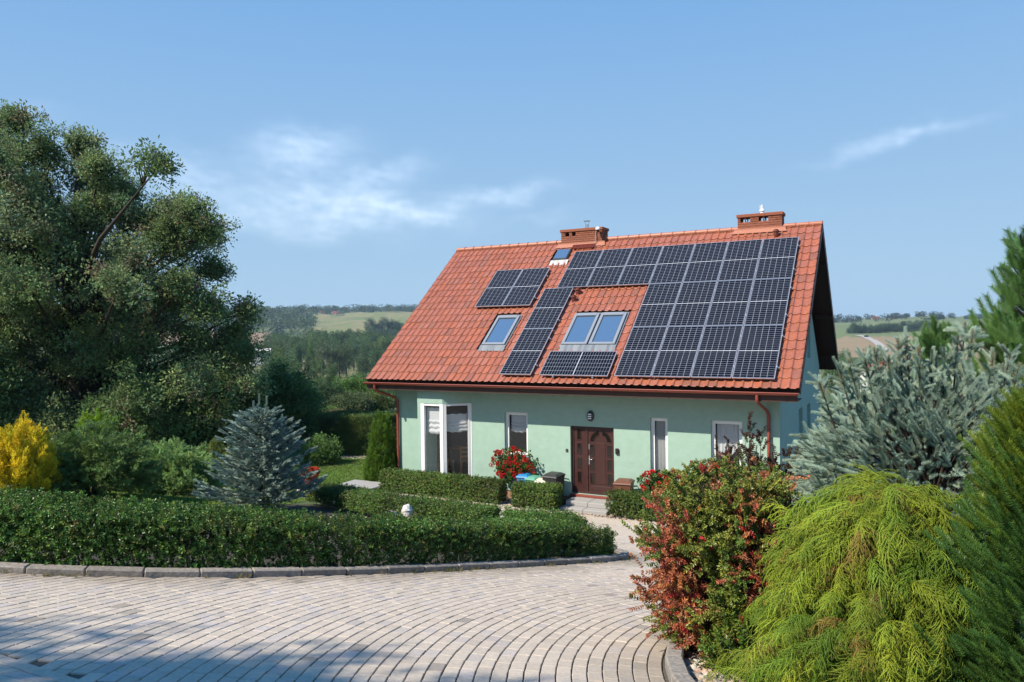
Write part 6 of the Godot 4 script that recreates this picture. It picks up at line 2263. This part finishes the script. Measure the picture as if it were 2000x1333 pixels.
func build_valley() -> void:
	var brown_roof := mat(0.07, 0.035, 0.025, 0.7)
	var red_roof := mat(0.42, 0.10, 0.06, 0.7)
	var dark_roof := mat(0.05, 0.05, 0.055, 0.7)
	# white house just behind the left corner of the green house
	far_house("white house with brown gable roof behind the green house's corner", 854, 75, 853, 9.0, 8.0, 2.4, 6.0, PI * 0.5 + 0.1, M.white_wall, brown_roof)
	# bushes on the slope behind the garden
	var slope := [["slope_bush", "bright green rounded bush on the slope behind the tall hedge", 690, 66, 742, 95, Color(0.065, 0.135, 0.028), 330],
		["slope_bush", "dark bush left of the bright rounded one on the slope", 640, 62, 752, 60, Color(0.032, 0.062, 0.025), 220],
		["slope_bush", "grey green loose bush behind the tall hedge", 680, 52, 772, 80, Color(0.075, 0.105, 0.045), 300],
		["slope_bush", "olive green bush beside the grey green one", 728, 54, 770, 70, Color(0.085, 0.12, 0.035), 280],
		["slope_bush", "small pointed bush on the slope above the tall hedge", 644, 78, 722, 22, Color(0.04, 0.085, 0.03), 110],
		["slope_bush", "dark bush beside the house eaves on the slope", 752, 60, 765, 50, Color(0.04, 0.075, 0.03), 200],
		["slope_bush", "pale green bush low on the slope left of the hedge", 636, 48, 800, 46, Color(0.12, 0.19, 0.05), 180],
		["slope_bush", "brownish bush above the tall hedge's left end", 655, 47, 806, 44, Color(0.12, 0.105, 0.05), 160]]
	for q in slope: shrub(q[0], q[1], q[2], q[3], q[4], q[5], q[6], q[7])
	for q in [[560, 80, 742, 60], [528, 70, 728, 60], [500, 76, 742, 50], [600, 95, 745, 60], [740, 100, 735, 60], [705, 115, 738, 50], [770, 85, 745, 40], [585, 130, 740, 40], [622, 120, 735, 36], [660, 105, 748, 44], [548, 115, 735, 44], [690, 140, 735, 36], [725, 135, 728, 40], [755, 120, 730, 40], [640, 150, 730, 30], [610, 70, 760, 50]]:
		shrub("thicket_bush", "green thicket bush between the garden and the valley meadow", q[0], q[1], q[2], q[3], Color(0.06, 0.11, 0.036), 180, "thicket below the garden")
	# trees round the valley meadow
	var mid := [[548, 250, 672, 36, Color(0.085, 0.125, 0.05)], [535, 290, 690, 30, Color(0.06, 0.11, 0.04)], [582, 330, 674, 22, Color(0.035, 0.075, 0.03)], [606, 320, 668, 26, Color(0.08, 0.145, 0.035)], [600, 300, 690, 22, Color(0.075, 0.105, 0.045)],
		[630, 330, 672, 36, Color(0.085, 0.115, 0.055)], [662, 335, 676, 38, Color(0.075, 0.110, 0.045)], [675, 345, 662, 26, Color(0.075, 0.115, 0.045)], [520, 330, 690, 26, Color(0.05, 0.10, 0.045)], [690, 380, 672, 26, Color(0.045, 0.08, 0.04)], [560, 235, 688, 40, Color(0.07, 0.12, 0.04)], [525, 225, 695, 36, Color(0.06, 0.11, 0.04)], [618, 240, 700, 24, Color(0.08, 0.13, 0.04)], [708, 300, 690, 30, Color(0.06, 0.10, 0.04)], [735, 330, 682, 34, Color(0.055, 0.10, 0.04)], [575, 200, 705, 30, Color(0.075, 0.13, 0.045)], [765, 300, 690, 30, Color(0.06, 0.11, 0.04)], [648, 260, 705, 22, Color(0.085, 0.13, 0.045)]]
	for k in mid.size():
		var q: Array = mid[k]
		far_tree("meadow_tree", "tree at the edge of the tan valley meadow", q[0], q[1], q[2], q[3], q[4], 130, "trees round the valley meadow", 0.8 if k in [2, 3, 4] else 1.0)
	var wood := []
	for k in 46:
		var px := rng.randf_range(512, 800)
		var d := rng.randf_range(430, 640)
		wood.append([px, d, rng.randf_range(9, 15)])
	for q in wood:
		var p := stand(q[0], q[1])
		var top_py: float = 650.0 - (p.y + q[2] - 5.11) / q[1] * 1463.0
		far_tree("wood_tree", "dark round-headed tree in the wood beyond the meadow", q[0], q[1], top_py, rng.randf_range(24, 40), Color(0.055, 0.100, 0.034).lerp(Color(0.085, 0.130, 0.040), rng.randf()), 70, "wood beyond the meadow")
	for q in [[722, 900, 622, 20], [735, 905, 632, 22], [751, 910, 622, 24], [768, 915, 628, 26], [782, 920, 630, 22], [729, 860, 645, 30], [755, 850, 646, 34], [776, 840, 648, 30]]:
		far_tree("field_tree", "dark tree of the clump in the pale hillside field", q[0], q[1], q[2], q[3], Color(0.045, 0.076, 0.040), 80, "clump in the hillside field")
	# wooded ridge: one mass of trees
	var ra := []
	var rc := []
	for k in 3400:
		var az := deg_to_rad(rng.randf_range(-36, -7))
		var r := rng.randf_range(980, 2350)
		var x := sin(az) * r
		var z := -cos(az) * r
		var c := land_color(x, z)
		if c.r > 0.1 and r < 1800: continue
		var s := rng.randf_range(3.5, 9.5)
		ra.append(Transform3D(turned(Vector3.UP, rng.randf() * TAU).scaled_local(Vector3(s * 0.9, s * 1.1, s * 0.9)), Vector3(x, ground(x, z) + s * 0.7, z)))
		rc.append(jitter(Color(0.060, 0.105, 0.050).lerp(Color(0.10, 0.14, 0.055), clampf(0.3 + 2.5 * noise.get_noise_2d(x * 1.2, z * 1.2), 0, 1)), 0.28))
	for k in 700:
		var az := deg_to_rad(rng.randf_range(20, 34))
		var r := rng.randf_range(1450, 1750)
		if noise.get_noise_1d(rad_to_deg(az) * 90) < -0.05: continue
		var x := sin(az) * r
		var z := -cos(az) * r
		var s := rng.randf_range(3.0, 6.5)
		ra.append(Transform3D(turned(Vector3.UP, rng.randf() * TAU).scaled_local(Vector3(s * 0.9, s * 1.1, s * 0.9)), Vector3(x, ground(x, z) + s * 0.6, z)))
		rc.append(jitter(Color(0.035, 0.06, 0.036), 0.2))
	var fo := spread(self, "ridge_forest", M.far_ball[0], M.matte_leaf, ra, rc, true)
	fo.set_meta("label", "far wooded ridge along the skyline")
	fo.set_meta("category", "forest")
	# hedgerow on the right hill
	for k in 22:
		var px := 1662.0 + k * 7.2 + rng.randfn(0, 1.5)
		var d := rng.randf_range(735, 765)
		var p := stand(px, d)
		far_tree("hedgerow_tree", "dark tree in the hedgerow across the far green hill", px, d, 640.0 - (p.y + rng.randf_range(7.5, 11.5) - 5.11) / d * 1463.0, rng.randf_range(15, 22), Color(0.040, 0.070, 0.040), 60, "hedgerow on the far hill")
	for k in 9:
		var px := 1802.0 + k * 4.5
		far_tree("hedgerow_tree", "dark tree in the small wood near the far hilltop", px, 1150, 630.0 - k * 1.6, 16, Color(0.03, 0.052, 0.034), 50, "small wood near the hilltop")
	for q in [[1640, 230, 690, 40], [1660, 200, 700, 36], [1690, 260, 690, 30], [1632, 160, 700, 46], [1720, 240, 680, 26], [1760, 250, 690, 30], [1652, 330, 684, 20], [1700, 330, 676, 16]]:
		far_tree("valley_tree", "green tree in the valley right of the house", q[0], q[1], q[2], q[3], Color(0.07, 0.12, 0.045), 110, "valley trees right of the house")
	# houses far off
	for k in 4:
		far_house("small white gabled house by the ploughed field under the ridge", 424 + k * 16.5, 930, 653, 11, 9, 4.0, 9.0, 0.8 + k * 0.1, M.white_wall, dark_roof, true, "white houses below the ridge")
	far_house("long white shed among the trees left of the meadow", 506, 310, 704, 8, 6, 3.6, 4.6, 0.3, M.white_wall, M.white_wall, false)
	for k in 4:
		far_house("white house with red roof on the far right hilltop", [1710.0, 1743.0, 1762.0, 1773.0][k], 1480, [630.0, 629.0, 627.0, 626.5][k], 14, 10, 5.5, 11.0, 0.4 * k, M.white_wall, red_roof, true, "red-roofed houses on the hilltop")
	for k in 3:
		far_house("white house with pale red roof among the ridge trees", [600.0, 628.0, 655.0][k], 1750, [616.0, 617.5, 617.5][k], 16, 11, 5.5, 11.0, 0.4 * k, M.white_wall, red_roof, true, "houses among the ridge trees")
	far_house("low house with bright red roof seen over the blue spruce", 1714, 170, 750, 5.2, 5.0, 2.6, 4.2, 0.2, M.white_wall, red_roof)
	# field road with a car
	var m := MB.new()
	var pts := []
	for q in [[1676, 655.5], [1690, 659], [1704, 665], [1718, 674], [1732, 686]]:
		var best := Vector3.ZERO
		for s in 200:
			var d := 260.0 + s * 3.0
			var w := at_px(q[0], q[1], d)
			if w.y < ground(w.x, w.z):
				best = Vector3(w.x, ground(w.x, w.z) + 0.25, w.z)
				break
		if best != Vector3.ZERO: pts.append(best)
	for k in pts.size() - 1:
		for s in 8:
			var a: Vector3 = pts[k].lerp(pts[k + 1], s / 8.0)
			var b: Vector3 = pts[k].lerp(pts[k + 1], (s + 1) / 8.0)
			a.y = ground(a.x, a.z) + 0.3
			b.y = ground(b.x, b.z) + 0.3
			var d := (b - a).cross(Vector3.UP).normalized() * 2.6
			m.quad(a - d, a + d, b + d, b - d)
	if pts.size() > 2:
		setting("road", m.done(), mat(0.34, 0.32, 0.30, 0.9))
		var at: Vector3 = pts[1].lerp(pts[2], 0.2)
		var t := thing("car", "small dark car driving on the far field road", "car", Transform3D(Basis(Vector3.UP, 0.6), Vector3(at.x, ground(at.x, at.z) + 0.35, at.z)))
		m = MB.new()
		m.block(Vector3(0, 0.6, 0), Vector3(4.2, 0.7, 1.8), 0.2)
		m.block(Vector3(-0.2, 1.15, 0), Vector3(2.2, 0.6, 1.6), 0.2)
		part(t, "body", m.done(), mat(0.03, 0.035, 0.05, 0.3))
		for sx in [-1.3, 1.3]:
			for sz in [-0.85, 0.85]:
				m = MB.new()
				m.tube([Vector3(sx, 0.32, sz - 0.1), Vector3(sx, 0.32, sz + 0.1)], [0.32], 12)
				part(t, "wheel", m.done(), M.black)
